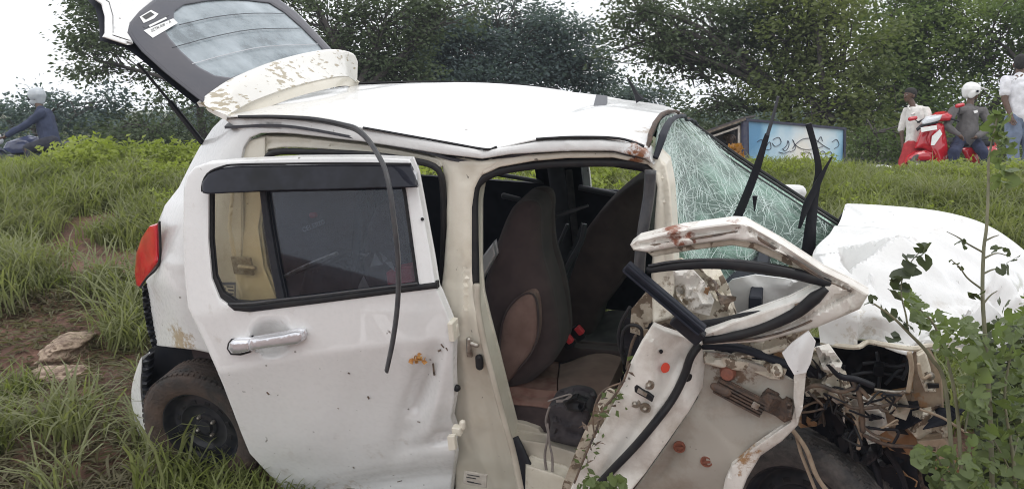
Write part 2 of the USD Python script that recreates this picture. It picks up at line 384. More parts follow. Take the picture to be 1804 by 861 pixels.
def plant_grass():
    P, r = spots(34000, 21, -10.5, 12, 2.0, 10.6)
    n1 = fbm(P * [0.8, 0.8, 0] + 3, 3, 31)
    px, py, d = pixel(P)
    keep = ~under_car(P) & (r.uniform(size=len(P)) > bare(P) * 1.35) & (r.uniform(size=len(P)) < np.clip((n1 - 0.12) * 4, 0.45, 1) * np.where((P[:, 1] < 5.2) & (px < 300), .40, 1))
    P = P[keep]; n1 = n1[keep]; px, py, d = pixel(P)
    # dry and trampled in the lower half of the bank, fresh towards its top and at the bottom right of the wheel
    green = np.clip((P[:, 1] - 5.0) / 2.0, 0, 1)
    green = np.maximum(green, np.clip(1 - np.hypot(px - 380, py - 840) / 170, 0, 1) * 2)
    green = np.maximum(green, 0.9 * np.clip(1 - np.hypot(px - 60, py - 690) / 150, 0, 1))
    green = np.maximum(green, 0.9 * np.clip(1 - np.hypot(px - 250, py - 590) / 110, 0, 1))
    green = np.maximum(green, 1.0 * np.clip(1 - np.hypot(px - 30, py - 400) / 160, 0, 1))
    green = np.where(px > 900, 1, green)
    g = r.uniform(size=len(P)) < 0.05 + 0.80 * green
    fresh = P[g]; dry = P[~g]
    tall = np.clip((fresh[:, 1] - 5.0) / 3, 0, 1)
    scatter('grass', [blades(24, k, 0.25, 0.0105, 0.06, 1.05) for k in range(5)], 'grass_green', fresh, r.uniform(0.7, 1.2, len(fresh)) * (0.85 + 0.4 * tall), 41, 'green long bladed grass covering the bank')
    scatter('dry_grass', [blades(30, 10 + k, 0.19, 0.009, 0.08, 1.0, stand=0.5) for k in range(5)], 'grass_dry', dry, r.uniform(0.65, 1.15, len(dry)), 42, 'trampled straw brown grass on the lower bank')
    Q, r = spots(15000, 23, -10.5, 12, 7.3, 10.4)
    n2 = fbm(Q * [0.9, 0.9, 0] + 8, 3, 33)
    qx, qy, qd = pixel(Q)
    keep = (r.uniform(size=len(Q)) < np.clip((n2 - 0.36) * 5, 0.12, 1)) & ~under_car(Q) & (bare(Q) < .3)
    keep |= (qx > 1240) & (Q[:, 1] > 7.9) & (r.uniform(size=len(Q)) < .8) & ~under_car(Q)
    keep &= (Q[:, 1] > 8.2 + 1.0 * n2) | (r.uniform(size=len(Q)) < 0.12)
    Q = Q[keep]; qx = qx[keep]
    sc = r.uniform(0.45, 1.05, len(Q)) * (0.35 + 1.3 * fbm(Q * [1.7, 1.7, 0] + 2, 3, 39)) * np.where(qx < 110, 0.42, np.where(qx > 1250, 0.56, 0.78))
    scatter('weeds', [weed(60 + k, 0.42, 7, 0.075) for k in range(5)], 'weed_green', Q, sc, 43, 'yellow green leafy weeds along the crest of the bank')
    R, r = spots(4800, 27, -10.5, 12, 3.2, 9.6)
    R = R[~under_car(R) & (bare(R) < .5) & (fbm(R * [1.1, 1.1, 0] + 5, 3, 35) > .44)]
    k = pixel(R)[0] < 900
    R = R[(k & (r.uniform(size=len(R)) < np.clip((R[:, 1] - 3.2) / 2.5, .15, 1))) | (r.uniform(size=len(R)) < .3)]
    scatter('tussocks', [blades(46, 80 + k, 0.44, 0.011, 0.07, 1.25) for k in range(4)], 'grass_tussock', R, r.uniform(0.6, 1.1, len(R)), 44, 'pale arching tussocks of long grass dotted over the bank')
    # straw and dead leaves on the mud
    G, r = spots(26000, 29, -5.5, 1.0, 2.0, 6.2)
    G = G[~under_car(G)]
    lq = leaf_quads(G + [0, 0, .016], .085, r, .2, 0, .9)
    obj('leaf_litter', lq, 'grass_dry', None, smooth=False, kind='stuff', label='brown straw and dead blades strewn over the mud', cat='litter')
plant_grass()

# ------------------------------------------------------------------ trees behind the road
def tree(name, label, trunk_px, blobs, mat, seed, per=62, leaf=0.13, clusters=1.0, gap=0.42, group=None, trunk_r=0.13, crad=0.22, limbs=True):
    """blobs: (px, py, distance, radius x in px, radius y in px). The crown is many leaves in clusters about twigs."""
    r = np.random.default_rng(seed)
    tx, td = trunk_px
    trunk_r = trunk_r * .68
    base = at(float(tx), 300., td); base[2] = gz(base[0], base[1])
    t = thing(name, label, 'tree', base, group)
    cents, parts, leaves = [], [], []
    top = None
    for (px, py, d, rx, ry) in blobs:
        c = at(float(px), float(py), d); sx, sz = rx * d / F, ry * d / F; sy = 0.5 * (sx + sz) * 0.8
        n = max(6, int(clusters * 20 * (sx * sz + sx * sy + sy * sz)))
        u = r.normal(size=(n, 3)); u /= np.linalg.norm(u, axis=1, keepdims=True)
        q = c + u * np.array([sx, sy, sz]) * (r.uniform(0.15, 1, n) ** 0.5)[:, None]
        keep = (fbm(q * 0.75 + seed, 3, seed) > gap) & (q[:, 2] > gz(q[:, 0], q[:, 1]) + 0.15)
        q = q[keep]
        cents.append((c, q))
    V = []
    for c, q in cents:
        if not len(q):
            continue
        k = per
        p = np.repeat(q, k, 0) + r.normal(size=(len(q) * k, 3)) * crad * np.array([1, 1, 0.62])
        out = p - c
        out /= np.linalg.norm(out, axis=1, keepdims=True) + 1e-9
        V.append(leaf_quads(p, leaf * .88, r, 0.5, 0.15, 0.5, out * 0.6))
    zc = np.mean([c[2] for c, _ in cents])
    fork = base + np.array([0, 0, max(0.8, 0.55 * (zc - base[2]))]) + r.normal(0, 0.15, 3) * [1, 1, 0]
    obj('trunk', tube([base - [0, 0, 0.2], base + (fork - base) * 0.5 + r.normal(0, 0.08, 3), fork], [trunk_r * 1.35, trunk_r, trunk_r * 0.85], 9, 10), 'bark', t, smooth=True)
    if limbs:
        twigs = []
        for c, q in cents:
            mid = (fork + c) / 2 + r.normal(0, 0.25, 3) + [0, 0, 0.15]
            obj('limb', tube([fork - [0, 0, 0.1], mid, c], [trunk_r * 0.75, trunk_r * 0.5, trunk_r * 0.25], 7, 9), 'bark', t, smooth=True)
            for e in q[:: max(1, len(q) // 26)]:
                s = c + (fork - c) * r.uniform(0, 0.5)
                twigs.append(tube([s, (s + e) / 2 + r.normal(0, 0.16, 3), e], [trunk_r * 0.22, trunk_r * 0.13, 0.008], 4, 6, caps=False))
        if twigs:
            obj('twigs', cat(*twigs), 'bark', t, smooth=True)
    obj('crown', cat(*V), mat, t, smooth=False)
    return t

tree('roadside_tree', 'slim tree at the left edge of the trees, its crown against white sky', (372, 19.0),
     [(205, 55, 19.0, 70, 70), (165, 105, 18.6, 45, 45), (250, 20, 19.4, 90, 60), (330, 45, 19.0, 70, 70), (150, -5, 19.2, 40, 35), (270, 125, 19.4, 70, 22)], 'tree_dark', 101, gap=0.40, leaf=0.14, clusters=1.3)
tree('roadside_bush', 'low bush behind the motorcyclist', (70, 17.5), [(70, 195, 17.5, 60, 48), (135, 205, 17.5, 60, 50), (15, 225, 17.2, 50, 45), (180, 180, 17.8, 40, 30), (100, 240, 17.0, 90, 30)], 'tree_haze_tint', 102, gap=0.38, leaf=0.13, trunk_r=0.05, clusters=1.0)
tree('roadside_bush', 'dark low bush below the gas strut of the raised tailgate', (270, 18.0), [(215, 225, 18.0, 70, 50), (300, 210, 18.0, 75, 55), (370, 195, 18.4, 60, 60), (260, 245, 17.6, 90, 30)], 'tree_dark', 103, gap=0.34, leaf=0.13, trunk_r=0.06, clusters=1.1)
tree('roadside_tree', 'open branched tree rising behind the rear spoiler', (648, 18.0),
     [(585, 50, 18.0, 85, 60), (690, 30, 18.2, 90, 60), (625, 110, 18.0, 70, 45), (720, 100, 18.4, 70, 50), (540, -20, 18.2, 90, 45), (790, 10, 18.4, 80, 45), (560, 105, 18.2, 60, 50), (680, 130, 18.2, 80, 30)], 'tree_dark', 104, gap=0.44, leaf=0.13, trunk_r=0.17, clusters=1.15)
tree('roadside_tree', 'dense green tree with haze blue tinted into its leaves beyond the middle of the white roof', (880, 21.0),
     [(820, 80, 21.0, 95, 62), (920, 95, 21.0, 95, 60), (880, 30, 21.3, 90, 45), (985, 110, 21.0, 50, 42), (760, 120, 20.8, 60, 32), (840, 140, 20.6, 140, 30), (950, 45, 21.0, 55, 42), (770, 60, 21.0, 80, 60), (1040, 120, 21.2, 50, 50), (1010, 60, 21.2, 45, 25)], 'tree_haze_tint', 105, gap=0.38, leaf=0.14, clusters=1.5)
tree('roadside_bush', 'low far bush seen under the sky gap behind the roof aerial', (1085, 26.0), [(1085, 172, 26.0, 60, 18), (1140, 170, 26.0, 50, 20)], 'tree_haze_tint', 106, gap=0.3, leaf=0.12, trunk_r=0.05, clusters=1.6)
tree('roadside_tree', 'spreading tree with bare leaning limbs above the shattered windscreen', (1400, 17.5),
     [(1150, 70, 18.0, 90, 70), (1090, 90, 18.2, 40, 40), (1245, 45, 18.0, 95, 65), (1120, 100, 18.2, 50, 35), (1200, 125, 18.0, 75, 38), (1300, 110, 17.8, 70, 60), (1260, 185, 17.6, 80, 30), (1120, 15, 18.0, 60, 40), (1330, 30, 18.0, 70, 60)], 'tree_dark', 107, gap=0.44, leaf=0.13, trunk_r=0.16, clusters=1.1)
tree('roadside_tree', 'broad green tree behind the painted signboard', (1440, 17.0),
     [(1400, 60, 17.2, 85, 75), (1490, 90, 17.0, 95, 85), (1380, 150, 17.0, 65, 45), (1450, 200, 16.6, 85, 55), (1420, -10, 17.4, 110, 50), (1530, 200, 16.8, 60, 60)], 'tree_olive', 108, gap=0.38, leaf=0.14, clusters=1.1, trunk_r=0.15)
tree('roadside_tree', 'tall dense tree behind the man in the white shirt', (1600, 18.5),
     [(1570, 40, 18.5, 100, 80), (1640, 110, 18.2, 90, 80), (1560, 150, 18.0, 80, 60), (1600, 220, 17.6, 90, 50), (1660, 0, 18.6, 100, 60)], 'tree_green', 109, gap=0.38, leaf=0.14, clusters=1.1)
tree('roadside_tree', 'bushy green tree behind the scooter rider at the right edge', (1760, 17.5),
     [(1740, 60, 17.6, 90, 80), (1800, 130, 17.4, 90, 80), (1720, 190, 17.2, 80, 55), (1790, 240, 17.0, 80, 50), (1840, 20, 17.8, 80, 80), (1880, 180, 17.4, 80, 80)], 'tree_green', 110, gap=0.38, leaf=0.14, clusters=1.1)
tree('roadside_bush', 'tangled dark bush at the roadside between signboard and scooter', (1540, 15.6), [(1530, 262, 15.6, 55, 36), (1585, 272, 15.8, 45, 30), (1660, 265, 16.0, 70, 34), (1760, 268, 16.0, 70, 36)], 'tree_green', 111, gap=0.3, leaf=0.09, trunk_r=0.04, clusters=1.8)
# ------------------------------------------------------------------ the wrecked car: materials
def paint(name, c, rough=0.3, coat=0.6, dirt=(0.30, 0.25, 0.19), dlo=0.60, dhi=0.85, spots=(), speck=True, worn=None, wlo=0.56, wscale=16.0, stretch=(1, 1, 1), damt=1.0):
    """Car paint with film of dirt, dark specks, and rust or wear about the given places (position, radius, colour, threshold)."""
    nodes = {'g': ('geometry', {}), 'n': ('noise_texture', {'scale': 5.0, 'detail': 6.0, 'roughness': 0.7}),
             'd': ('rgb_ramp', {'ramp': [(dlo, (0, 0, 0)), (dhi, (damt,) * 3)]}),
             'm0': ('mix_color', {'a': c, 'b': dirt}), 'p': ('principled_bsdf', {'roughness': rough, 'coat_weight': coat, 'coat_roughness': 0.08}),
             'n2': ('noise_texture', {'scale': 55.0, 'detail': 3.0}), 'rr': ('map_range', {'from_min': 0.3, 'from_max': 0.7, 'to_min': rough - 0.06, 'to_max': rough + 0.12}),
             'nb': ('noise_texture', {'scale': 7.0, 'detail': 2.0}), 'b': ('bump', {'strength': 0.12, 'distance': 0.02})}
    links = [('g.position', 'n.vector'), ('n.fac', 'd.fac'), ('d.color', 'm0.fac'), ('g.position', 'n2.vector'), ('n2.fac', 'rr.value'), ('rr.result', 'p.roughness'),
             ('g.position', 'nb.vector'), ('nb.fac', 'b.height'), ('b.normal', 'p.normal')]
    out = 'm0.result'
    if speck:
        nodes['ns'] = ('noise_texture', {'scale': 38.0, 'detail': 2.0, 'roughness': 0.5}); nodes['sr'] = ('rgb_ramp', {'ramp': [(0.73, (0, 0, 0)), (0.77, (0.85,) * 3)]})
        nodes['ms'] = ('mix_color', {'b': (0.10, 0.085, 0.07)})
        links += [('g.position', 'ns.vector'), ('ns.fac', 'sr.fac'), ('sr.color', 'ms.fac'), (out, 'ms.a')]
        out = 'ms.result'
    if worn:
        nodes['mp'] = ('mapping', {'scale': stretch}); nodes['nw'] = ('noise_texture', {'scale': wscale, 'detail': 4.0, 'roughness': 0.55})
        nodes['wr'] = ('rgb_ramp', {'ramp': [(wlo, (0, 0, 0)), (wlo + 0.025, (1, 1, 1))]}); nodes['mw'] = ('mix_color', {'b': worn})
        nodes['nl'] = ('noise_texture', {'scale': wscale * 0.22, 'detail': 2.0}); nodes['wa'] = ('math', {'math_type': 'multiply_add', 'value2': 0.45, 'value3': -0.22}); nodes['wb'] = ('math', {'math_type': 'add'})
        links += [('g.position', 'mp.vector'), ('mp.vector', 'nw.vector'), ('g.position', 'nl.vector'), ('nl.fac', 'wa.value1'), ('wa.value', 'wb.value1'), ('nw.fac', 'wb.value2'), ('wb.value', 'wr.fac'), ('wr.color', 'mw.fac'), (out, 'mw.a')]
        out = 'mw.result'
    for k, (P, rad, colr, thr) in enumerate(spots):
        nodes[f'vd{k}'] = ('vector_math', {'math_type': 'distance', 'vector2': tuple(P)})
        nodes[f'mr{k}'] = ('map_range', {'from_min': 0.0, 'from_max': rad, 'to_min': 1.0, 'to_max': 0.0, 'clamp': True})
        nodes[f'nn{k}'] = ('noise_texture', {'scale': 28.0, 'detail': 6.0, 'roughness': 0.7})
        nodes[f'ad{k}'] = ('math', {'math_type': 'multiply_add', 'value2': 0.55})
        nodes[f'rp{k}'] = ('rgb_ramp', {'ramp': [(thr, (0, 0, 0)), (thr + 0.12, (1, 1, 1))]})
        nodes[f'mx{k}'] = ('mix_color', {'b': colr})
        links += [('g.position', f'vd{k}.vector1'), (f'vd{k}.value', f'mr{k}.value'), ('g.position', f'nn{k}.vector'), (f'mr{k}.result', f'ad{k}.value1'), (f'nn{k}.fac', f'ad{k}.value3'),
                  (f'ad{k}.value', f'rp{k}.fac'), (f'rp{k}.color', f'mx{k}.fac'), (out, f'mx{k}.a')]
        out = f'mx{k}.result'
    links.append((out, 'p.base_color'))
    look(name, nodes, links, 'p.BSDF')

def S(px, py, w=0.0):
    """The point on the pixel's sight line that lies w metres in from the car's near side."""
    px, py = np.broadcast_arrays(np.asarray(px, float), np.asarray(py, float))
    r = ray(px, py)
    t = (np.dot(CO - EYE, CW) + np.asarray(w, float)) / (r @ CW)
    return EYE + r * t[..., None]

def K(l, u, w):
    l, u, w = np.broadcast_arrays(*(np.asarray(x, float) for x in (l, u, w)))
    return CO + l[..., None] * CL + u[..., None] * CU + w[..., None] * CW

RUST = (0.19, 0.075, 0.035)
DUST = (0.34, 0.27, 0.19)
paint('paint_white', (0.60, 0.595, 0.58), spots=[(S(1120, 270, .17), 0.13, RUST, 0.86), (S(1150, 215, .3), 0.10, (0.30, 0.24, 0.18), 0.80), (S(330, 600, .05), 0.20, DUST, 0.80), (S(1520, 590, .1), 0.25, (0.4, 0.36, 0.3), 0.92)])  # white toned down so the sky-lit roof and bonnet keep their shading
paint('paint_door_lifted', (0.66, 0.655, 0.64), spots=[(S(620, 880, .1), 0.42, (0.42, 0.36, 0.29), 0.93), (S(795, 585, 0), 0.07, (0.2, 0.18, 0.15), 0.86), (S(790, 760, 0), 0.1, (0.25, 0.22, 0.19), 0.88), (S(400, 300, 0), 0.07, (0.25, 0.22, 0.18), 0.86)])  # same white paint, toned lighter to make up for weaker side light
paint('paint_cream', (0.60, 0.56, 0.47), rough=0.4, coat=0.3, dlo=0.5, dhi=0.8, damt=0.6, dirt=(0.42, 0.36, 0.26), spots=[(S(1120, 275, .17), 0.11, RUST, 0.84), (S(900, 840, .05), 0.3, DUST, 0.95), (S(1165, 520, .2), 0.35, (0.22, 0.17, 0.12), 0.84)])
paint('paint_spoiler', (0.66, 0.645, 0.60), worn=(0.33, 0.285, 0.20), wlo=0.585, wscale=30.0, stretch=(0.8, 0.8, 2.2), rough=0.4)
paint('paint_wreck', (0.66, 0.635, 0.585), rough=0.38, coat=0.3, dlo=0.45, dhi=0.78, damt=.85, dirt=(0.28, 0.22, 0.16), spots=[(S(1190, 410, -.08), 0.16, (0.20, 0.075, 0.045), 0.88), (S(1300, 400, -.08), 0.08, (0.2, 0.08, 0.05), 0.9), (S(1320, 790, -.05), 0.16, (0.30, 0.18, 0.09), 0.84), (S(1180, 560, .1), 0.3, (0.25, 0.2, 0.14), 0.85)])
paint('paint_crumpled', (0.62, 0.57, 0.47), rough=0.5, coat=0.2, dlo=0.42, dhi=0.7, dirt=(0.26, 0.20, 0.14), worn=(0.16, 0.12, 0.085), wlo=0.58, wscale=22)
paint('door_skin_grey', (0.36, 0.335, 0.29), rough=0.5, coat=0.2, dlo=0.46, dhi=0.8, dirt=(0.22, 0.17, 0.125), spots=[(S(1290, 640, 0), 0.15, (0.14, 0.09, 0.06), 0.78), (S(1290, 760, 0), 0.12, (0.14, 0.10, 0.08), 0.92)])  # grey-beige coat, darker than the white panels
paint('front_frame_tan', (0.42, 0.33, 0.24), rough=0.6, coat=0.0, dlo=0.4, dhi=0.7, dirt=(0.20, 0.14, 0.10), worn=(0.30, 0.17, 0.085), wlo=0.52, wscale=9)
plain('black_plastic', (0.009, 0.010, 0.014), (0.016, 0.016, 0.019), specular_ior_level=.25, rough=0.45, scale=14, bump=0.15, bscale=120)
plain('black_rubber', (0.009, 0.0095, 0.012), (0.02, 0.019, 0.019), specular_ior_level=.25, rough=0.5, scale=18)
plain('grey_rubber', (0.026, 0.027, 0.031), (0.05, 0.049, 0.05), specular_ior_level=.4, rough=0.4, scale=30)
plain('tyre_rubber', (0.026, 0.023, 0.021), (0.085, 0.056, 0.042), rough=0.85, scale=7, bump=0.6, bscale=70)
plain('front_tyre_rubber', (0.04, 0.039, 0.040), (0.11, 0.098, 0.09), rough=0.7, scale=20, bump=0.6, bscale=90)
plain('steel_black', (0.016, 0.017, 0.022), (0.034, 0.033, 0.035), rough=0.30, scale=22, metallic=0.3)
plain('steel_bare', (0.42, 0.40, 0.36), (0.2, 0.16, 0.12), rough=0.4, scale=40, metallic=0.8)
plain('rusty_metal', (0.10, 0.06, 0.04), (0.045, 0.035, 0.03), rough=0.7, scale=45, bump=0.5, bscale=90)
plain('red_plug', (0.23, 0.075, 0.045), (0.15, 0.055, 0.035), rough=0.6, scale=60)
plain('red_sticker', (0.62, 0.07, 0.04), (0.55, 0.06, 0.035), rough=0.5)
plain('chrome', (0.72, 0.72, 0.74), (0.62, 0.62, 0.64), rough=0.16, scale=12, metallic=0.75)
plain('silver', (0.55, 0.55, 0.56), (0.48, 0.48, 0.49), rough=0.3, metallic=0.7)
plain('trim_dark', (0.010, 0.012, 0.019), (0.016, 0.018, 0.026), specular_ior_level=.25, rough=0.6, scale=12, bump=0.1, bscale=200)
plain('trim_grey', (0.045, 0.047, 0.055), (0.036, 0.038, 0.046), rough=0.5, scale=12)
plain('beige_plastic', (0.46, 0.42, 0.35), (0.36, 0.32, 0.26), rough=0.55, scale=10)
plain('seat_black', (0.052, 0.039, 0.040), (0.080, 0.058, 0.057), specular_ior_level=.2, rough=0.92, scale=9, bump=0.35, bscale=260, sheen_weight=0.08)
plain('seat_brown', (0.15, 0.09, 0.074), (0.21, 0.135, 0.113), rough=0.95, scale=11, bump=0.5, bscale=300, sheen_weight=0.03)
plain('seat_stained', (0.19, 0.107, 0.086), (0.10, 0.033, 0.025), rough=0.95, scale=9, bump=0.5, bscale=300, sheen_weight=0.03, lo=0.42, hi=0.62)
plain('bag_cloth', (0.034, 0.030, 0.035), (0.062, 0.055, 0.058), rough=0.95, scale=16, bump=0.3, bscale=160)
plain('strap_cloth', (0.24, 0.21, 0.19), (0.16, 0.14, 0.13), rough=0.95, scale=30)
plain('belt_buckle', (0.60, 0.05, 0.06), (0.5, 0.04, 0.05), rough=0.4)
plain('sticker_white', (0.78, 0.78, 0.76), (0.70, 0.70, 0.68), rough=0.5, scale=30)
plain('print_black', (0.03, 0.03, 0.03), (0.04, 0.04, 0.04), rough=0.6)
plain('plate_grey', (0.42, 0.39, 0.34), (0.33, 0.30, 0.26), rough=0.5, scale=50)
plain('wire_brown', (0.16, 0.11, 0.075), (0.05, 0.04, 0.035), rough=0.6, scale=30)
plain('wire_tan', (0.42, 0.34, 0.25), (0.28, 0.21, 0.15), rough=0.7, scale=25)
plain('petal_orange', (0.50, 0.29, 0.09), (0.42, 0.17, 0.04), rough=0.6, scale=60)
plain('ceramic_ink', (0.022, 0.023, 0.032), (0.04, 0.038, 0.045), rough=0.18, scale=3, specular_ior_level=.3)
look('tail_lamp_red', {'g': ('geometry', {}), 'n': ('noise_texture', {'scale': 9.0, 'detail': 2.0}), 'r': ('rgb_ramp', {'ramp': [(0.35, (0.42, 0.002, 0.016)), (0.62, (0.28, 0.0015, 0.010))]}),
    'p': ('principled_bsdf', {'roughness': 0.12, 'coat_weight': 0.8, 'subsurface_weight': 0.0})}, [('g.position', 'n.vector'), ('n.fac', 'r.fac'), ('r.color', 'p.base_color')], 'p.BSDF')

def pane(name, tint, film=0.0, filmc=(0.5, 0.5, 0.5), ior=1.5, rough=0.02, nscale=6.0, lo=0.35, hi=0.75):
    """A window pane: tinted clear, a reflection by fresnel, and a pale film on it: dust, haze or painted reflections."""
    look(name, {
        'g': ('geometry', {}), 'n': ('noise_texture', {'scale': nscale, 'detail': 6.0, 'roughness': 0.65}),
        't': ('transparent_bsdf', {'color': tint}), 's': ('glossy_bsdf', {'color': (1, 1, 1), 'roughness': rough}), 'f': ('fresnel', {'IOR': ior}),
        'a': ('mix_closure', {}), 'd': ('diffuse_bsdf', {'color': filmc}), 'fr': ('map_range', {'from_min': lo, 'from_max': hi, 'to_min': film * 0.15, 'to_max': film * 1.4, 'clamp': True}), 'o': ('mix_closure', {})},
        [('g.position', 'n.vector'), ('n.fac', 'fr.value'), ('t.BSDF', 'a.closure1'), ('s.BSDF', 'a.closure2'), ('f.fac', 'a.fac'), ('a.closure', 'o.closure1'), ('d.BSDF', 'o.closure2'), ('fr.result', 'o.fac')], 'o.closure')
pane('door_glass', (0.62, 0.66, 0.74), 0.012, (0.3, 0.34, 0.42), ior=1.42)
pane('quarter_glass', (0.88, 0.84, 0.74), 0.03, (0.5, 0.48, 0.42), ior=1.2)
pane('rear_screen_glass', (0.50, 0.56, 0.58), 0.55, (0.50, 0.55, 0.58), ior=1.35, nscale=3.5, lo=.38, hi=.68)  # blotchy pale film paints the cloud reflections into the glass
pane('windscreen_glass', (0.64, 0.79, 0.70), 0.28, (0.42, 0.52, 0.48), ior=1.2, nscale=5, lo=.50, hi=.72)
pane('visor_plastic', (0.10, 0.10, 0.12), 0.30, (0.04, 0.042, 0.055), ior=1.35)
look('crack_white', {'p': ('principled_bsdf', {'base_color': (0.72, 0.80, 0.77), 'roughness': 0.5}), 't': ('transparent_bsdf', {}), 'm': ('mix_closure', {'fac': 0.30})},
     [('p.BSDF', 'm.closure1'), ('t.BSDF', 'm.closure2')], 'm.closure')

# ------------------------------------------------------------------ the wrecked car: surfaces
def dens(P, step, closed=True):
    P = np.asarray(P, float)
    Q = np.vstack([P, P[:1]]) if closed else P
    out = []
    for a, b in zip(Q[:-1], Q[1:]):
        k = max(1, int(np.ceil(np.linalg.norm(b - a) / step)))
        out.append(a + (b - a) * np.linspace(0, 1, k, endpoint=False)[:, None])
    if not closed:
        out.append(Q[-1:])
    return np.vstack(out)

def crumple(box, n, amp, seed, fine=0.3):
    """Creased sheet metal: random heights over random points, joined by flat facets."""
    from scipy.interpolate import LinearNDInterpolator
    r = np.random.default_rng(seed)
    x0, y0, x1, y1 = box
    P = np.c_[r.uniform(x0, x1, n), r.uniform(y0, y1, n)]
    P = np.vstack([P, [[x0 - 60, y0 - 60], [x1 + 60, y0 - 60], [x0 - 60, y1 + 60], [x1 + 60, y1 + 60]]])
    f = LinearNDInterpolator(P, r.normal(0, amp, len(P)), fill_value=0)
    return lambda px, py: f(px, py)

def bumps(*items):
    """Dents (px, py, radius x, radius y, turn in degrees, depth in metres inward, sharpness)."""
    def f(px, py):
        o = np.zeros_like(px, float)
        for x, y, rx, ry, a, dep, sh in items:
            c, s = math.cos(math.radians(a)), math.sin(math.radians(a))
            u, v = ((px - x) * c + (py - y) * s) / rx, (-(px - x) * s + (py - y) * c) / ry
            q = np.sqrt(u * u + v * v)
            o += dep * (np.exp(-q * q) if sh == 0 else np.clip(1 - q, 0, 1) ** sh)
        return o
    return f

def ridges(*items):
    """Pressed lines: (path in pixels, half width in px, depth in metres inward)."""
    import shapely
    lines = [(LineString(p), hw, dep) for p, hw, dep in items]
    def f(px, py):
        o = np.zeros_like(px, float)
        pts = shapely.points(px, py)
        for ln, hw, dep in lines:
            q = shapely.distance(ln, pts) / hw
            o += dep * np.exp(-q * q)
        return o
    return f

def panel(outline, w, thick=0.006, holes=(), step=10.0, bev=0.0, bdep=None, add=(), curve=False, mapper=S, jitter=0.0, seed=1):
    """A sheet of real thickness: the outline in the mapper's coordinates, w metres in from the side (a number or a function), bevelled, with relief from add."""
    import shapely
    mk = (lambda P: spline(P, max(12, int(Polygon(P).length / step * 1.3)), closed=True)) if curve else (lambda P: dens(P, step * 0.75))
    poly = Polygon(mk(outline), [mk(h) for h in holes])
    if not poly.is_valid:
        poly = poly.buffer(0)
        if poly.geom_type != 'Polygon':
            poly = max(poly.geoms, key=lambda g: g.area)
    pts = [np.array(poly.exterior.coords)[:-1]] + [np.array(h.coords)[:-1] for h in poly.interiors]
    edge = bev if bev else 0
    for ring in (list(pts) if bev else []):
        nx, pv = np.roll(ring, -1, 0) - ring, ring - np.roll(ring, 1, 0)
        nx /= np.linalg.norm(nx, axis=1, keepdims=True) + 1e-9; pv /= np.linalg.norm(pv, axis=1, keepdims=True) + 1e-9
        t = nx + pv; t /= np.linalg.norm(t, axis=1, keepdims=True) + 1e-9
        nrm = np.stack([-t[:, 1], t[:, 0]], 1)
        ins = contains_xy(poly, *(ring + nrm * 0.4).T)
        nrm = np.where(ins[:, None], nrm, -nrm)
        k = 1 / np.clip(np.abs((nx * t).sum(1)), .5, 1)
        for q in (0.12, 0.4, 1.0):
            g = ring + nrm * (bev * q * k)[:, None]
            dd = shapely.distance(poly.boundary, shapely.points(g))
            pts.append(g[contains_xy(poly, g[:, 0], g[:, 1]) & (dd > .8 * bev * q)])
    x0, y0, x1, y1 = poly.bounds
    gx, gy = np.meshgrid(np.arange(x0, x1 + step, step), np.arange(y0, y1 + step, step))
    gx = gx + (np.arange(gx.shape[0]) % 2)[:, None] * step / 2
    g = np.c_[gx.ravel(), gy.ravel()]
    if jitter:
        g = g + np.random.default_rng(seed).normal(0, jitter * step, g.shape)
    inner = poly.buffer(-(edge + step * 0.45))
    if not inner.is_empty:
        pts.append(g[contains_xy(inner, g[:, 0], g[:, 1])])
    P = np.vstack(pts)
    P = P[np.unique(np.round(P, 2), axis=0, return_index=True)[1]]
    tri = Delaunay(P).simplices
    c = P[tri].mean(1)
    a2 = np.cross(P[tri[:, 1]] - P[tri[:, 0]], P[tri[:, 2]] - P[tri[:, 0]])
    tri = tri[contains_xy(poly, c[:, 0], c[:, 1]) & (np.abs(a2) > 1e-3 * step * step)]
    px, py = P[:, 0], P[:, 1]
    wv = np.array(w(px, py) if callable(w) else np.full(len(P), float(w)))
    if bev:
        d = shapely.distance(poly.boundary, shapely.points(px, py))
        q = np.clip(1 - d / bev, 0, 1)
        wv = wv + (bdep if bdep is not None else thick * 0.6) * (1 - np.sqrt(np.clip(1 - q * q, 0, 1)))
    for f in (add if isinstance(add, (list, tuple)) else [add]):
        wv = wv + f(px, py)
    X = mapper(px, py, wv)
    e1, e2 = X[tri[:, 1]] - X[tri[:, 0]], X[tri[:, 2]] - X[tri[:, 0]]
    nn = np.cross(e1, e2)
    flip = nn @ CW > 0
    tri[flip] = tri[flip][:, ::-1]
    return thicken(X, tri, CW * thick)

def thicken(X, tri, off):
    """Gives a sheet a back and side walls; off is one vector or one per vertex."""
    n = len(X)
    e = np.vstack([tri[:, [0, 1]], tri[:, [1, 2]], tri[:, [2, 0]]])
    key = np.sort(e, 1)
    _, inv, cnt = np.unique(key, axis=0, return_inverse=True, return_counts=True)
    b = e[cnt[inv.ravel()] == 1]
    walls = np.vstack([np.stack([b[:, 1], b[:, 0], b[:, 0] + n], 1), np.stack([b[:, 1], b[:, 0] + n, b[:, 1] + n], 1)])
    return np.vstack([X, X + off]), np.vstack([tri, tri[:, ::-1] + n, walls])

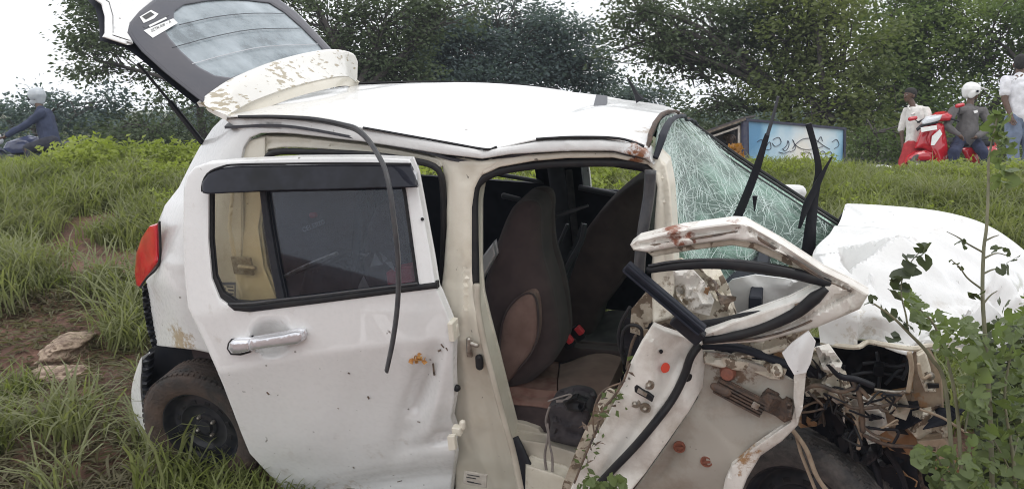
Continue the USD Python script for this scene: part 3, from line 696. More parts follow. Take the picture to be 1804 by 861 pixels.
def loft(curves, n=40, m=24, thick=0.006, add=None, down=True):
    """A skin through curves, each (list of points) in space; thickened along its normals."""
    C = np.array([spline(c, n) for c in curves])
    G = np.stack([spline(C[:, i], m) for i in range(n)], 1)           # m x n x 3
    i, j = np.meshgrid(np.arange(m - 1), np.arange(n - 1), indexing='ij')
    A = (i * n + j).ravel()
    X = G.reshape(-1, 3)
    tri = np.vstack([np.stack([A, A + 1, A + n + 1], 1), np.stack([A, A + n + 1, A + n], 1)])
    def normals(X):
        N = np.zeros_like(X); fn = np.cross(X[tri[:, 1]] - X[tri[:, 0]], X[tri[:, 2]] - X[tri[:, 0]])
        for k in range(3):
            np.add.at(N, tri[:, k], fn)
        return N / (np.linalg.norm(N, axis=1, keepdims=True) + 1e-12)
    N = normals(X)
    if N.mean(0) @ CU < 0:
        tri = tri[:, ::-1]; N = -N
    if add is not None:
        uu, vv = np.meshgrid(np.linspace(0, 1, n), np.linspace(0, 1, m))
        X = X + N * add(uu.ravel(), vv.ravel())[:, None]
        N = normals(X) if normals(X).mean(0) @ N.mean(0) > 0 else -normals(X)
    return thicken(X, tri, -N * thick), X, N

def SP(pts, w):
    """Pixel points to space: w one number or one per point (or third entries of the points)."""
    P = np.array([p[:2] for p in pts], float)
    ww = np.array([p[2] if len(p) > 2 else w for p in pts], float)
    return S(P[:, 0], P[:, 1], ww)

def tumble(w0, slope=0.30, u0=0.95):
    """Side glass and pillars lean inward above the waist."""
    def f(px, py):
        w = np.full(np.shape(px), float(w0))
        for _ in range(3):
            u = (S(px, py, w) - CO) @ CU
            w = w0 + slope * np.clip(u - u0, 0, 1)
        return w
    return f

def lines(xs, ys):
    return lambda v: np.interp(v, xs, ys)

car = thing('wrecked_car', 'crashed white hatchback with open tailgate, shattered windscreen and crushed front door', 'car', K(1.4, 0, 0.8))
def group(name, parent):
    x = UsdGeom.Xform.Define(stage, numbered(path_of(parent), name))
    ORIGIN[str(x.GetPath())] = ORIGIN[path_of(parent)]
    return x.GetPrim()

# --- roof
r0 = SP([(392, 206), (500, 205), (640, 225), (780, 250), (850, 262), (880, 259), (960, 245), (1060, 244), (1140, 262)], .18)
r1 = SP([(405, 198), (500, 197), (640, 212), (780, 232), (850, 243), (900, 236), (960, 226), (1060, 214), (1150, 228)], .32)
r2 = SP([(440, 186), (520, 181), (640, 190), (780, 203), (860, 211), (920, 210), (1000, 203), (1080, 193), (1165, 200)], .55)
r3 = SP([(530, 166), (600, 162), (700, 164), (800, 167), (900, 172), (980, 178), (1060, 182), (1120, 185), (1190, 199)], .95)
r4 = SP([(620, 149), (700, 146), (800, 146), (900, 150), (980, 157), (1060, 170), (1120, 177), (1180, 189), (1216, 214)], 1.36)
rng = np.random.default_rng(5)
def roof_waves(u, v):
    return 0.004 * np.sin(u * 9 + v * 4) - 0.012 * np.exp(-((u - 0.60 + 0.25 * v) / 0.05) ** 2) * np.clip(1 - v * 1.3, 0, 1) + 0.010 * np.exp(-((u - 0.86) / 0.06) ** 2 - ((v - 0.3) / 0.25) ** 2) + 0.003 * np.sin(u * 40) * np.exp(-((v - 0.8) / 0.12) ** 2) * (u < 0.35)
rm, RX, RN = loft([r0, r1, r2, r3, r4], 90, 46, 0.004, roof_waves)
roof = obj('roof', rm, 'paint_white', car, smooth=50)
i0, j0 = np.meshgrid(np.arange(46 - 1), np.arange(90 - 1), indexing='ij')
A0 = (i0 * 90 + j0).ravel()
rt_ = np.vstack([np.stack([A0, A0 + 1, A0 + 91], 1), np.stack([A0, A0 + 91, A0 + 90], 1)])
obj('headliner', thicken(RX - RN * 0.035, rt_, -RN * 0.01), 'trim_grey', car, smooth=50)
obj('roof_channel', tube(SP([(640, 226), (780, 251), (855, 264), (875, 260)], .176) + CU * 0.002, 0.0045, 6, 50), 'black_rubber', roof)
obj('roof_channel', tube(SP([(945, 246), (1000, 243), (1060, 243), (1100, 247), (1135, 259)], .176) + CU * 0.002, 0.0045, 6, 30), 'black_rubber', roof)
obj('roof_moulding', panel([(1050, 168), (1069, 170), (1069, 181), (1063, 200), (1044, 207), (1046, 185)], lambda px, py: 0.5 + (207 - py) * 0.012, 0.012, step=6, bev=3), 'trim_grey', roof)
aer = SP([(1128, 177), (1121, 166), (1105, 136)], 1.15)
obj('aerial', tube(aer, [0.022, 0.010, 0.003], 8, 8), 'black_plastic', roof)
obj('rail_seam', tube(SP([(600, 147), (640, 147), (720, 145), (800, 145), (900, 149), (985, 157)], 1.38), 0.007, 6, 40), 'black_rubber', roof)

# --- near roof rail, with the kink over the pillar
rail = panel([(392, 208), (500, 207), (640, 227), (780, 252), (853, 265), (880, 261), (960, 247), (1060, 246), (1120, 252), (1142, 264), (1152, 290), (1138, 280), (1080, 266), (1000, 266), (900, 272), (850, 280), (780, 272), (700, 259), (640, 250), (520, 236), (460, 233), (430, 235)],
             tumble(0.0), 0.05, step=9, bev=7, bdep=0.010, add=[bumps((855, 268, 14, 22, 0, 0.012, 0), (875, 266, 12, 20, 0, -0.006, 0)), crumple((1060, 240, 1160, 300), 26, 0.006, 3)])
obj('roof_rail', rail, 'paint_white', car)

# --- rear quarter
rear_x = lines([200, 207, 225, 262, 290, 330, 362, 392, 460, 490, 520, 560, 612], [392, 392, 375, 350, 335, 315, 290, 278, 262, 256, 262, 268, 276])
tb = tumble(0.0)
def quarter_w(px, py):
    return tb(px, py) + 0.17 * np.clip(1 - (px - rear_x(py)) / 62, 0, 1) ** 2
obj('quarter_panel', panel([(392, 208), (440, 210), (500, 211), (500, 234), (460, 235), (441, 243), (430, 260), (424, 290), (426, 400), (424, 520), (424, 640), (400, 640), (375, 622), (345, 616), (300, 611), (276, 608), (268, 560), (262, 520), (256, 490), (279, 462), (278, 392), (290, 362), (315, 330), (335, 290), (350, 262), (375, 225)],
    quarter_w, 0.012, step=9, bev=4, bdep=0.008, add=[ridges(([(279, 462), (300, 468), (330, 466)], 9, -0.006), ([(300, 366), (318, 335), (330, 300)], 8, 0.005)), bumps((300, 590, 40, 25, 0, 0.006, 0))]), 'paint_white', car)
# the cream door jamb seen through the rear quarter light, with its steps and striker
obj('door_jamb', panel([(424, 250), (468, 240), (468, 330), (456, 400), (466, 470), (490, 530), (480, 640), (424, 640), (395, 560), (372, 540), (362, 480), (362, 340), (395, 300)],
    lambda px, py: tumble(0.05)(px, py) - 0.03, 0.02, step=7, bev=4, add=[ridges(([(390, 330), (388, 400), (398, 480), (412, 540)], 6, 0.02), ([(410, 330), (404, 400), (416, 470), (430, 540)], 7, -0.02), ([(430, 330), (424, 400)], 6, 0.02))]), 'paint_cream', car)
obj('door_jamb', panel([(424, 276), (437, 250), (460, 239), (520, 241), (640, 255), (700, 264), (775, 279), (782, 292), (776, 296), (764, 292), (752, 288), (700, 276), (640, 268), (560, 262), (500, 260), (474, 264), (458, 284)],
    lambda px, py: tumble(0.03)(px, py), 0.05, step=6, bev=4, bdep=0.012, add=[ridges(([(440, 284), (452, 260), (474, 250), (520, 250), (640, 262), (720, 276), (766, 288)], 4, 0.012))]), 'paint_cream', car)
obj('door_seal', tube(SP([(462, 300), (470, 278), (484, 269), (520, 267), (640, 272), (720, 282), (760, 291), (776, 306), (781, 340), (782, 400), (780, 470), (776, 510)], .15), 0.012, 8, 60), 'black_rubber', car, smooth=True)
st = S(424, 470, .01)
obj('door_striker', cat(hull((*st, .012), (*(st + CL * .06), .010)), boxat(st + CW * .012, .09, .01, .07, CL, CW, CU)), 'steel_bare', car)

# --- tail lamp, arch, bumper corner
obj('tail_lamp', panel([(278, 393), (263, 398), (250, 417), (240, 445), (237, 480), (240, 503), (246, 505), (258, 488), (279, 462)], lambda px, py: 0.10 + 0.16 * np.clip((279 - px) / 42, 0, 1) ** 1.4, 0.015, step=5, bev=5, bdep=0.012, add=[ridges(([(245, 478), (279, 458)], 5, -0.008))]), 'tail_lamp_red', car)
obj('lamp_seal', tube(SP([(281, 390), (281, 461), (258, 490), (247, 506)], .092), 0.005, 6, 30), 'black_rubber', car)
obj('bumper_bracket', panel([(250, 505), (256, 500), (262, 530), (268, 570), (277, 610), (268, 612), (258, 575), (252, 540)], 0.17, 0.03, step=5, add=[lambda px, py: 0.01 * np.sign(np.sin(py * 0.75))]), 'black_plastic', car, smooth=False)
obj('arch_liner', panel([(276, 606), (262, 616), (250, 640), (250, 700), (262, 775), (300, 840), (480, 900), (480, 640), (400, 620), (345, 612)], 0.26, 0.03, step=12, add=[crumple((250, 600, 480, 900), 30, 0.012, 7)]), 'black_plastic', car)
obj('bumper_corner', panel([(250, 628), (242, 645), (234, 672), (231, 700), (236, 735), (245, 765), (255, 768), (260, 757), (251, 715), (248, 680), (250, 650)], lambda px, py: 0.10 + 0.004 * (260 - px), 0.05, step=5, bev=5, bdep=0.02, curve=True), 'paint_white', car)
obj('bumper_bracket', panel([(252, 634), (264, 622), (262, 650), (258, 680), (262, 715), (270, 755), (274, 768), (262, 764), (254, 715), (250, 680)], 0.15, 0.03, step=5, add=[lambda px, py: 0.012 * np.sin(py * 0.5)]), 'black_plastic', car)
obj('bumper_bracket', panel([(257, 765), (270, 762), (268, 800), (262, 797)], 0.13, 0.012, step=5, bev=2), 'paint_crumpled', car, label='torn buff strip hanging from the bumper corner')

# --- wheels
def wheel(name, c, ax, R, tyre_mat, spin=0.2, narrow=1.0):
    ax = np.asarray(ax, float) / np.linalg.norm(ax)
    g = group(name, car)
    s = R / 0.285
    prof = [(.180, .058), (.190, .074), (.215, .083), (.245, .087), (.262, .082), (.274, .074), (.280, .060)]
    tread = []
    for k, x in enumerate(np.linspace(.055, -.055, 23)):
        tread.append((.284 - (0.008 if k % 6 == 3 else 0), x))
    prof = prof + tread + [(q, -x) for q, x in prof[::-1]]
    v, f = revolve([(q * s, x * narrow) for q, x in prof], ax, c, 96)
    rr = v - c; h = rr @ ax
    rad = np.linalg.norm(rr - h[:, None] * ax, axis=1)
    obj('tyre', (v, f), tyre_mat, g, smooth=40)
    # tread blocks on the shoulders
    a = np.cross(ax, CU); a /= np.linalg.norm(a); b = np.cross(ax, a)
    blocks = []
    for k in range(64):
        t = k / 64 * 2 * np.pi
        d = np.cos(t) * a + np.sin(t) * b; e = np.cross(ax, d)
        for sgn in (-1, 1):
            blocks.append(boxat(c + d * .2785 * s + ax * sgn * .052 * narrow, .012 * s, .018 * s, .036, d, e, ax))
    obj('tread_blocks', cat(*blocks), tyre_mat, g, smooth=False, kind='stuff')
    obj('rim', revolve([(.184 * s, .060), (.188 * s, .066), (.180 * s, .066), (.172 * s, .045), (.166 * s, .030), (.160 * s, .022), (.150 * s, .022), (.138 * s, .030), (.112 * s, .034), (.104 * s, .022), (.085 * s, .010), (.055 * s, .010), (.050 * s, .020), (.034 * s, .024), (.030 * s, .036), (.0, .038)], ax, c, 64), 'steel_black', g, smooth=40)
    for k in range(12):
        t = spin + k / 12 * 2 * np.pi
        d = np.cos(t) * a + np.sin(t) * b; e = np.cross(ax, d)
        p = c + d * .126 * s + ax * .0325
        obj('vent_hole', boxat(p, .017, .026, .006, d, e, ax, bev=.3), 'black_rubber', g)
    for k in range(4):
        t = spin + .3 + k / 4 * 2 * np.pi
        p = c + (np.cos(t) * a + np.sin(t) * b) * .048 * s + ax * .020
        obj('wheel_nut', hull((*p, .009), (*(p + ax * .012), .007)), 'steel_bare', g)
    return g
wheel('wheel', S(368., 744., .12), -CW + 0.10 * CL, .285, 'tyre_rubber')
wheel('wheel', S(1418., 902., .20), -CW * .9 - 0.36 * CL + 0.12 * CU, .30, 'front_tyre_rubber', .5)

# --- tailgate, open above the roof
tg = group('tailgate', car)
TG = dict(nl=(366., 176., .22), nu=(232., 62., .25), fl=(583., 88., 1.30))
PL, PU, PF = (S(*TG[k]) for k in ('nl', 'nu', 'fl'))
eu = (PU - PL) / np.linalg.norm(PU - PL); ef = PF - PL; ef -= eu * (ef @ eu); ef /= np.linalg.norm(ef)
en = np.cross(eu, ef); en = en if en @ (EYE - PL) > 0 else -en
def T(px, py, h=0.0):
    """Pixel to the tailgate's own plane, h metres behind it."""
    px, py = np.broadcast_arrays(np.asarray(px, float), np.asarray(py, float))
    q = ray(px, py)
    crown = 0.0
    t = (np.dot(PL - EYE, en) - np.asarray(h, float) - crown) / (q @ en)
    return EYE + q * t[..., None]
def tpanel(*a, **k):
    return panel(*a, mapper=T, **k)
glass_out = [(357, 181), (330, 160), (290, 128), (250, 92), (232, 70), (224, 58), (228, 40), (245, 20), (270, 0), (300, -14), (340, -26), (400, -34), (450, -30), (490, 0), (520, 22), (552, 55), (584, 90), (540, 96), (480, 112), (420, 138), (380, 162)]
inner = [(303, 22), (320, 10), (360, 3), (400, 0), (440, 2), (474, 6), (500, 22), (530, 48), (560, 78), (572, 92), (520, 98), (470, 112), (420, 132), (404, 138), (375, 134), (345, 118), (316, 92), (295, 68), (288, 56), (303, 45)]
obj('screen_border', tpanel(glass_out, 0.0, thick=0.012, holes=[inner], step=9, bev=3, bdep=0.004), 'ceramic_ink', tg)
obj('rear_screen', tpanel(inner, 0.008, thick=0.005, step=12), 'rear_screen_glass', tg)
for k, ln in enumerate([[(316, 44), (380, 30), (440, 24), (502, 24)], [(304, 84), (380, 64), (450, 52), (532, 50)], [(338, 113), (400, 96), (470, 82), (560, 78)]]):
    P = np.array(ln, float)
    obj('heater_line', tube(T(P[:, 0], P[:, 1], -0.001), 0.0018, 5, 30), 'trim_grey' if k < 2 else 'silver', tg)
obj('tailgate_skin', tpanel([(166, 0), (178, 8), (184, 30), (184, 58), (180, 66), (224, 80), (226, 50), (245, 18), (272, -4), (320, -22), (400, -34), (380, -90), (250, -70), (165, -30)], 0.004, thick=0.03, step=10, bev=5, bdep=0.01), 'paint_white', tg)
obj('tailgate_trim', tpanel([(160, -10), (166, 0), (178, 8), (184, 30), (183, 60), (178, 66), (183, 69), (226, 83), (232, 73), (262, 106), (330, 162), (360, 186), (352, 190), (318, 164), (250, 106), (222, 84), (176, 72), (174, 40), (168, 16), (152, -2)], 0.038, thick=0.03, step=7), 'trim_dark', tg)
stk = tpanel([(253, 54), (305, 33), (313, 41), (269, 67)], -0.002, thick=0.001, step=8)
obj('sticker', stk, 'sticker_white', tg)
obj('sticker', tpanel([(246, 30), (266, 18), (279, 25), (271, 33), (253, 41)], -0.002, thick=0.001, step=6), 'sticker_white', tg)
obj('sticker', tpanel([(250, 29.5), (265, 21), (272, 26), (257, 35)], -0.0035, thick=0.001, step=4), 'print_black', tg)
obj('sticker', tpanel([(251, 47), (293, 24.5), (298, 27), (256, 50)], -0.0015, thick=0.001, step=6), 'trim_grey', tg)
obj('sticker', tpanel([(262, 45), (292, 30.5), (294, 33), (264, 48)], -0.0028, thick=0.001, step=6), 'sticker_white', tg)
def lettering(text, A, B, hpx, mapper, depth=0.001, bold=False):
    """Words along the pixel line A to B, letters hpx pixels tall, lying on the mapper's surface."""
    t = meshkit.text_mesh(text, 1.0, 0.05, bold)
    v = np.array(t.vertices); wdt = v[:, 0].max()
    A, B = np.array(A, float), np.array(B, float)
    d = (B - A) / np.linalg.norm(B - A); nrm = np.array([d[1], -d[0]])
    q = A + (v[:, :1] / wdt) * (B - A) + v[:, 1:2] * hpx * nrm
    return mapper(q[:, 0], q[:, 1], -depth - (v[:, 2] > 0.02) * 0.0008), np.array(t.faces)
obj('sticker_lettering', lettering('0ZTN AW - A', (267, 57), (302, 40), 5.2, T, 0.0030), 'print_black', tg)
# spoiler: a curved box along the hinge
sA = np.array([(358, 181), (385, 160), (420, 138), (480, 112), (540, 95), (590, 88), (622, 95), (630, 108)], float); sAw = np.array([.19, .26, .36, .6, .9, 1.12, 1.28, 1.33])
sB = np.array([(366, 189), (392, 172), (430, 152), (490, 128), (550, 112), (595, 104), (620, 110), (630, 122)], float)
sC = np.array([(400, 203), (412, 196), (445, 178), (510, 154), (570, 139), (606, 134), (622, 140), (629, 146)], float)
sD = np.array([(402, 206), (420, 204), (455, 190), (520, 166), (580, 151), (608, 147), (620, 150), (628, 149)], float)
def sc(P, dw):
    return S(P[:, 0], P[:, 1], sAw + dw)
sp, _, _ = loft([sc(sA, .0) - CL * .03, sc(sA, .0), sc(sB, -.015), sc(sC, -.02)], 60, 18, 0.02)
obj('spoiler', sp, 'paint_spoiler', tg, smooth=50)
sp2, _, _ = loft([sc(sC, -.004), (sc(sC, 0) + sc(sD, 0)) / 2 + CW * .02, sc(sD, .0) - CU * .012], 50, 8, 0.01)
obj('spoiler_base', sp2, 'paint_cream', tg, smooth=50)
obj('gas_strut', cat(tube(SP([(357, 252), (300, 180)], .34), 0.012, 8), tube(SP([(300, 180), (243, 112)], .34), 0.006, 8)), 'black_plastic', tg)

# --- rear door, pushed out at its rear edge
crease_y = lines([330, 460, 560, 680, 800], [668, 641, 622, 606, 596])
belt_y = lines([330, 400, 560, 690, 770], [560, 548, 532, 514, 505])
def door_w(px, py, off=0.0):
    base = -0.035 - np.clip((800 - px) / 470, -0.05, 1.05) * 0.13
    yc, yb = crease_y(px), belt_y(px)
    below = np.clip(py - yc, 0, 400)
    mid = np.clip(yc - py, 0, None); mid = np.minimum(mid, yc - yb)
    above = np.clip(yb - py, 0, None)
    return base + off + 0.00055 * below + 0.00024 * mid + 0.00062 * above + 0.035 * np.clip((py - 760) / 120, 0, 2) ** 2
def dw(off):
    return lambda px, py: door_w(px, py, off)
rd = group('rear_door', car)
win = [(369, 318), (400, 305), (560, 300), (708, 300), (716, 340), (727, 420), (739, 507), (690, 514), (560, 531), (440, 546), (412, 543), (388, 525), (374, 490), (368, 420)]
dents0 = bumps((742, 690, 17, 75, 22, 0.020, 0), (776, 640, 14, 40, 20, -0.006, 0), (765, 720, 16, 60, 12, -0.012, 0), (770, 775, 45, 9, -14, 0.012, 0), (790, 800, 30, 26, 0, -0.010, 0), (725, 735, 12, 18, 20, -0.010, 0), (690, 845, 140, 14, -8, 0.015, 0),
              (478, 594, 38, 33, 0, 0.028, 0.7), (560, 760, 60, 90, 10, -0.004, 0), (640, 700, 50, 60, 0, 0.003, 0), (520, 830, 80, 30, 0, 0.006, 0))
dents = lambda px, py: 2.6 * dents0(px, py)
obj('door_skin', panel([(324, 330), (330, 308), (343, 294), (365, 287), (420, 282), (520, 277), (640, 276), (723, 280), (733, 305), (747, 380), (760, 450), (769, 507), (774, 516), (784, 540), (797, 572), (800, 600), (799, 650), (801, 700), (795, 735), (803, 758), (800, 782), (803, 800), (796, 850), (790, 930), (540, 930), (500, 862), (462, 822), (440, 798), (425, 762), (410, 722), (394, 680), (378, 643), (364, 612), (349, 580), (331, 542), (325, 480), (323, 410)],
    dw(0), 0.030, holes=[win], step=7.5, bev=4, bdep=0.010, add=[dents, crumple((700, 600, 830, 900), 26, 0.003, 12)]), 'paint_door_lifted', rd, smooth=40)
obj('glass_seal', panel([(367, 318), (400, 304), (560, 299), (709, 299), (718, 340), (729, 420), (741, 508), (690, 516), (560, 533), (440, 549), (410, 546), (386, 527), (372, 491), (366, 420)], dw(0.012), 0.012, holes=[[(375, 322), (402, 310), (560, 306), (702, 306), (710, 342), (721, 420), (732, 498), (690, 503), (560, 520), (490, 527), (440, 531), (416, 529), (394, 514), (381, 485), (375, 420)]], step=6, bev=2), 'black_rubber', rd)
obj('waist_seal', panel([(400, 536), (440, 537), (490, 530), (560, 523), (690, 506), (770, 496), (771, 508), (690, 518), (560, 535), (440, 550), (412, 547)], dw(-0.006), 0.016, step=6, bev=4), 'black_rubber', rd)
obj('waist_seal', tube(np.array([S(x, y, door_w(np.array(x), np.array(y), -0.008)) for x, y in [(404, 535.), (440, 534.), (490, 528.), (560, 520.), (640, 510.), (735, 499.)]]), 0.004, 6, 40), 'grey_rubber', rd)
obj('window_divider', panel([(456, 325), (468, 325), (478, 400), (490, 470), (503, 530), (489, 534), (478, 480), (466, 410)], dw(0.006), 0.02, step=5, bev=3), 'black_plastic', rd)
obj('window_glass', panel([(466, 306), (706, 306), (714, 342), (725, 420), (735, 500), (690, 508), (560, 524), (498, 530), (486, 470), (474, 400)], dw(0.024), 0.004, step=14), 'door_glass', rd)
obj('quarter_glass', panel([(374, 318), (400, 309), (462, 307), (472, 400), (484, 470), (496, 530), (440, 536), (412, 533), (390, 516), (378, 485), (373, 420)], dw(0.024), 0.004, step=12), 'quarter_glass', rd)
obj('rain_visor', panel([(357, 340), (356, 322), (366, 306), (386, 296), (420, 292), (600, 289), (724, 290), (732, 308), (736, 330), (600, 334), (480, 337), (366, 342)], lambda px, py: door_w(px, py, -0.027) - 0.00050 * (py - 290), 0.005, step=7, bev=4, bdep=0.006), 'visor_plastic', rd)
obj('visor_edge', tube(np.array([S(x, y, door_w(np.array(x), np.array(y), -0.031)) for x, y in [(356, 338.), (357, 322.), (367, 305.), (388, 295.), (420, 290.), (560, 288.), (640, 288.), (724, 289.)]]), 0.004, 6, 50), 'black_rubber', rd)
obj('visor_clip', panel([(728, 300), (734, 306), (737, 328), (733, 331), (729, 316)], dw(-0.034), 0.008, step=4, bev=2), 'silver', rd)
hw = lambda o: (lambda px, py: door_w(px, py, o))
obj('door_handle', panel([(440, 597), (470, 592), (500, 587), (520, 582), (532, 584), (535, 592), (533, 600), (524, 606), (500, 609), (470, 613), (440, 618), (437, 608)], hw(-0.038), 0.024, step=4, bev=8, bdep=0.016), 'chrome', rd)
obj('lock_cover', panel([(404, 604), (409, 599), (424, 598), (439, 598), (441, 608), (440, 618), (424, 622), (408, 622), (402, 614)], hw(-0.032), 0.022, step=4, bev=8, bdep=0.016), 'chrome', rd)
obj('handle_gasket', panel([(401, 604), (407, 596), (424, 594), (441, 594), (443, 608), (442, 621), (424, 626), (406, 625), (399, 614)], hw(-0.008), 0.02, step=5, bev=3), 'black_rubber', rd)
obj('door_hinge', cat(boxat(S(806, 757, -.01), .035, .03, .035, CL, CW, CU), hull((*S(815, 752, .0), .012), (*S(815, 744, .0), .012)), boxat(S(797, 778, -.05), .03, .02, .06, CL + .3 * CU, CW, CU)), 'paint_cream', rd)
obj('door_hinge', cat(boxat(S(799, 580, -.02), .02, .05, .07, CL, CW, CU), hull((*S(801, 574, -.01), .014), (*S(801, 590, -.01), .014))), 'paint_cream', rd)
obj('safety_label', panel([(391, 497), (415, 497), (415, 527), (391, 527)], dw(0.022), 0.001, holes=[[(393, 502), (413, 502), (413, 525), (393, 525)]], step=5), 'print_black', rd)
obj('safety_label', cat(*[boxat(S(x, y, door_w(np.array(x), np.array(y), .021)), wd, .001, .006, CL, CW, CU) for x, y, wd in ((405., 505., .03), (407., 511., .025), (405., 517., .032), (404., 522., .02), (396., 508., .008), (396., 519., .008))]), 'print_black', rd)
obj('waist_plug', hull((*S(744, 386, door_w(np.array(744.), np.array(386.), -.002)), .006),), 'black_rubber', rd)
# the leaf stuck on the door
lf = thing('orange_leaf', 'crushed orange leaf stuck low on the white rear door', 'leaf', S(736, 632, -.06))
r_ = np.random.default_rng(3)
lc = np.array([S(736 + a, 632 + b, door_w(np.array(736. + a), np.array(632. + b), -.006)) for a, b in zip(r_.normal(0, 4.5, 26), r_.normal(0, 2.6, 26))])
obj('blade', leaf_quads(lc - CL * .006, 0.019, r_, 0.9, 0, 0.1, np.tile(CL, (26, 1))), 'petal_orange', lf, smooth=False)

rs = np.random.default_rng(31)
for pts in ([(763, 640), (764, 650), (765, 660)], [(790, 646), (791, 656), (793, 664)], [(595, 717), (597, 719)], [(613, 656), (616, 658)], [(648, 698), (650, 702)], [(735, 742), (740, 743)], [(700, 848), (708, 846)], [(622, 822), (624, 824)], [(560, 690), (572, 700), (580, 706)], [(777, 606), (782, 612)], [(786, 612), (790, 618)], [(772, 618), (776, 616)], [(470, 690), (474, 694)], [(452, 300), (446, 306)], [(384, 300), (396, 296)], [(386, 304), (398, 300), (404, 296)]):
    obj('scuff', tube(np.array([S(x, y, door_w(np.array(float(x)), np.array(float(y)), -.001)) for x, y in pts]), rs.uniform(.0018, .004), 5), 'wire_brown', rd)

# --- middle pillar and sill
obj('middle_pillar', panel([(766, 274), (800, 276), (850, 282), (905, 274), (905, 284), (875, 294), (850, 310), (839, 332), (834, 365), (834, 480), (838, 530), (850, 580), (866, 640), (884, 710), (905, 790), (925, 870), (935, 930), (803, 930), (800, 700), (792, 560), (776, 520), (782, 470), (787, 400), (785, 320), (779, 295)],
    lambda px, py: tumble(0.05, 0.26)(px, py) + .0005 * np.clip(py - 600, 0, 400), 0.09, step=7, bev=7, bdep=0.022, add=[ridges(([(800, 300), (806, 360), (804, 440)], 8, -0.006), ([(822, 470), (824, 560), (840, 640), (862, 730), (890, 850)], 5, 0.012), ([(812, 600), (828, 720), (842, 800), (875, 861)], 6, -0.012), ([(818, 330), (818, 500), (816, 560)], 6, -0.008), ([(812, 720), (822, 760), (838, 795)], 5, 0.010)),
        crumple((790, 560, 920, 900), 26, 0.006, 22), bumps((838, 625, 18, 12, 0, 0.006, 0), (850, 285, 30, 12, 0, -.006, 0))]), 'paint_cream', car)
obj('door_striker', cat(hull((*S(826, 598, .03), .010), (*S(826, 616, .03), .010)), hull((*S(826, 603, .03), .008), (*S(840, 608, .03), .009)), boxat(S(826, 608, .06), .02, .01, .09, CL, CW, CU)), 'steel_bare', car)
obj('pillar_plug', hull((*S(844, 630, .048), .014), (*S(845, 645, .048), .014)), 'black_rubber', car)
obj('pillar_plug', hull((*S(805, 683, .03), .014),), 'black_rubber', car)
obj('rating_plate', panel([(818, 829), (858, 836), (857, 859), (816, 851)], tumble(0.032), 0.004, step=8, bev=2), 'plate_grey', car)
obj('rating_plate', cat(*[boxat(S(x, y, tumble(0.030)(np.array(x), np.array(y))), wd, .001, .004, CL, CW, CU) for x, y, wd in ((834., 837., .05), (830., 841., .04), (836., 850., .055), (829., 848., .03))]), 'print_black', car)

# --- front door opening
obj('header_trim', panel([(850, 305), (880, 292), (940, 282), (1000, 277), (1080, 274), (1140, 283), (1152, 300), (1140, 304), (1080, 294), (1000, 292), (940, 297), (880, 308), (852, 322)], tumble(.07), .03, step=6, bev=3), 'trim_dark', car)
obj('header_frame', panel([(850, 282), (905, 274), (1000, 268), (1080, 268), (1138, 280), (1152, 292), (1140, 290), (1080, 278), (1000, 279), (940, 284), (880, 295), (852, 308), (846, 300)], tumble(.03), .05, step=6, bev=4, bdep=.012, add=[crumple((1080, 262, 1160, 300), 14, .006, 4)]), 'paint_cream', car)
obj('door_seal', tube(SP([(838, 500, .09), (836, 400, .14), (837, 340, .17), (848, 318, .18), (880, 302, .19), (940, 292, .2), (1000, 288, .2), (1080, 287, .2), (1130, 291, .2), (1143, 304, .2), (1143, 350, .17), (1136, 400, .13), (1131, 450, .1), (1127, 500, .08)], .1), 0.014, 8, 90), 'black_rubber', car, smooth=True)
obj('door_seal', tube(SP([(1146, 300, .12), (1143, 345, .11), (1134, 400, .08), (1128, 450, .06), (1126, 480, .05)], .1), 0.018, 8, 30), 'grey_rubber', car, smooth=True)
obj('door_seal', tube(SP([(840, 500, .07), (842, 545, .06), (852, 600, .05), (866, 655, .05), (884, 725, .05), (905, 800, .05), (925, 900, .04)], .1), 0.012, 8, 40), 'beige_plastic', car, smooth=True)
obj('front_pillar', panel([(1080, 266), (1130, 267), (1158, 272), (1174, 288), (1182, 330), (1188, 420), (1190, 480), (1184, 560), (1150, 570), (1147, 480), (1154, 380), (1158, 330), (1150, 298), (1135, 286), (1085, 276)], tumble(.04, .27), .08, step=6, bev=5, bdep=.018, add=[ridges(([(1166, 300), (1172, 380), (1172, 470)], 4, .012)), crumple((1080, 260, 1200, 570), 34, .007, 33)]), 'paint_cream', car)
# ------------------------------------------------------------------ windscreen
g0 = SP([(1158, 262, .21), (1180, 310, .21), (1189, 400, .21), (1194, 490, .2)], 0)
g1 = SP([(1168, 212, .5), (1205, 300, .52), (1240, 400, .47), (1272, 505, .42)], 0)
g2 = SP([(1190, 203, .9), (1272, 290, .92), (1342, 372, .87), (1390, 468, .82)], 0)
g3 = SP([(1216, 214, 1.34), (1300, 276, 1.3), (1400, 343, 1.3), (1483, 398, 1.28)], 0)
wm, WX, WN = loft([g0, g1, g2, g3], 40, 40, 0.005, lambda u, v: -0.03 * np.sin(np.pi * u) * np.sin(np.pi * v) + 0.008 * (fbm(np.stack([u * 7, v * 7, 0 * u], -1), 3, 4) - .5) - 0.03 * np.exp(-((u - .15) / .12) ** 2 - ((v - .2) / .2) ** 2))
ws = obj('windscreen', wm, 'windscreen_glass', car, smooth=60)
WG = WX.reshape(40, 40, 3)
def wpt(u, v):
    a, b = np.clip(u, 0, 1) * 38.999, np.clip(v, 0, 1) * 38.999
    i, j = b.astype(int), a.astype(int); fb, fa = (b - i)[:, None], (a - j)[:, None]
    return (WG[i, j] * (1 - fa) + WG[i, j + 1] * fa) * (1 - fb) + (WG[i + 1, j] * (1 - fa) + WG[i + 1, j + 1] * fa) * fb
rc = np.random.default_rng(77)
ck = []
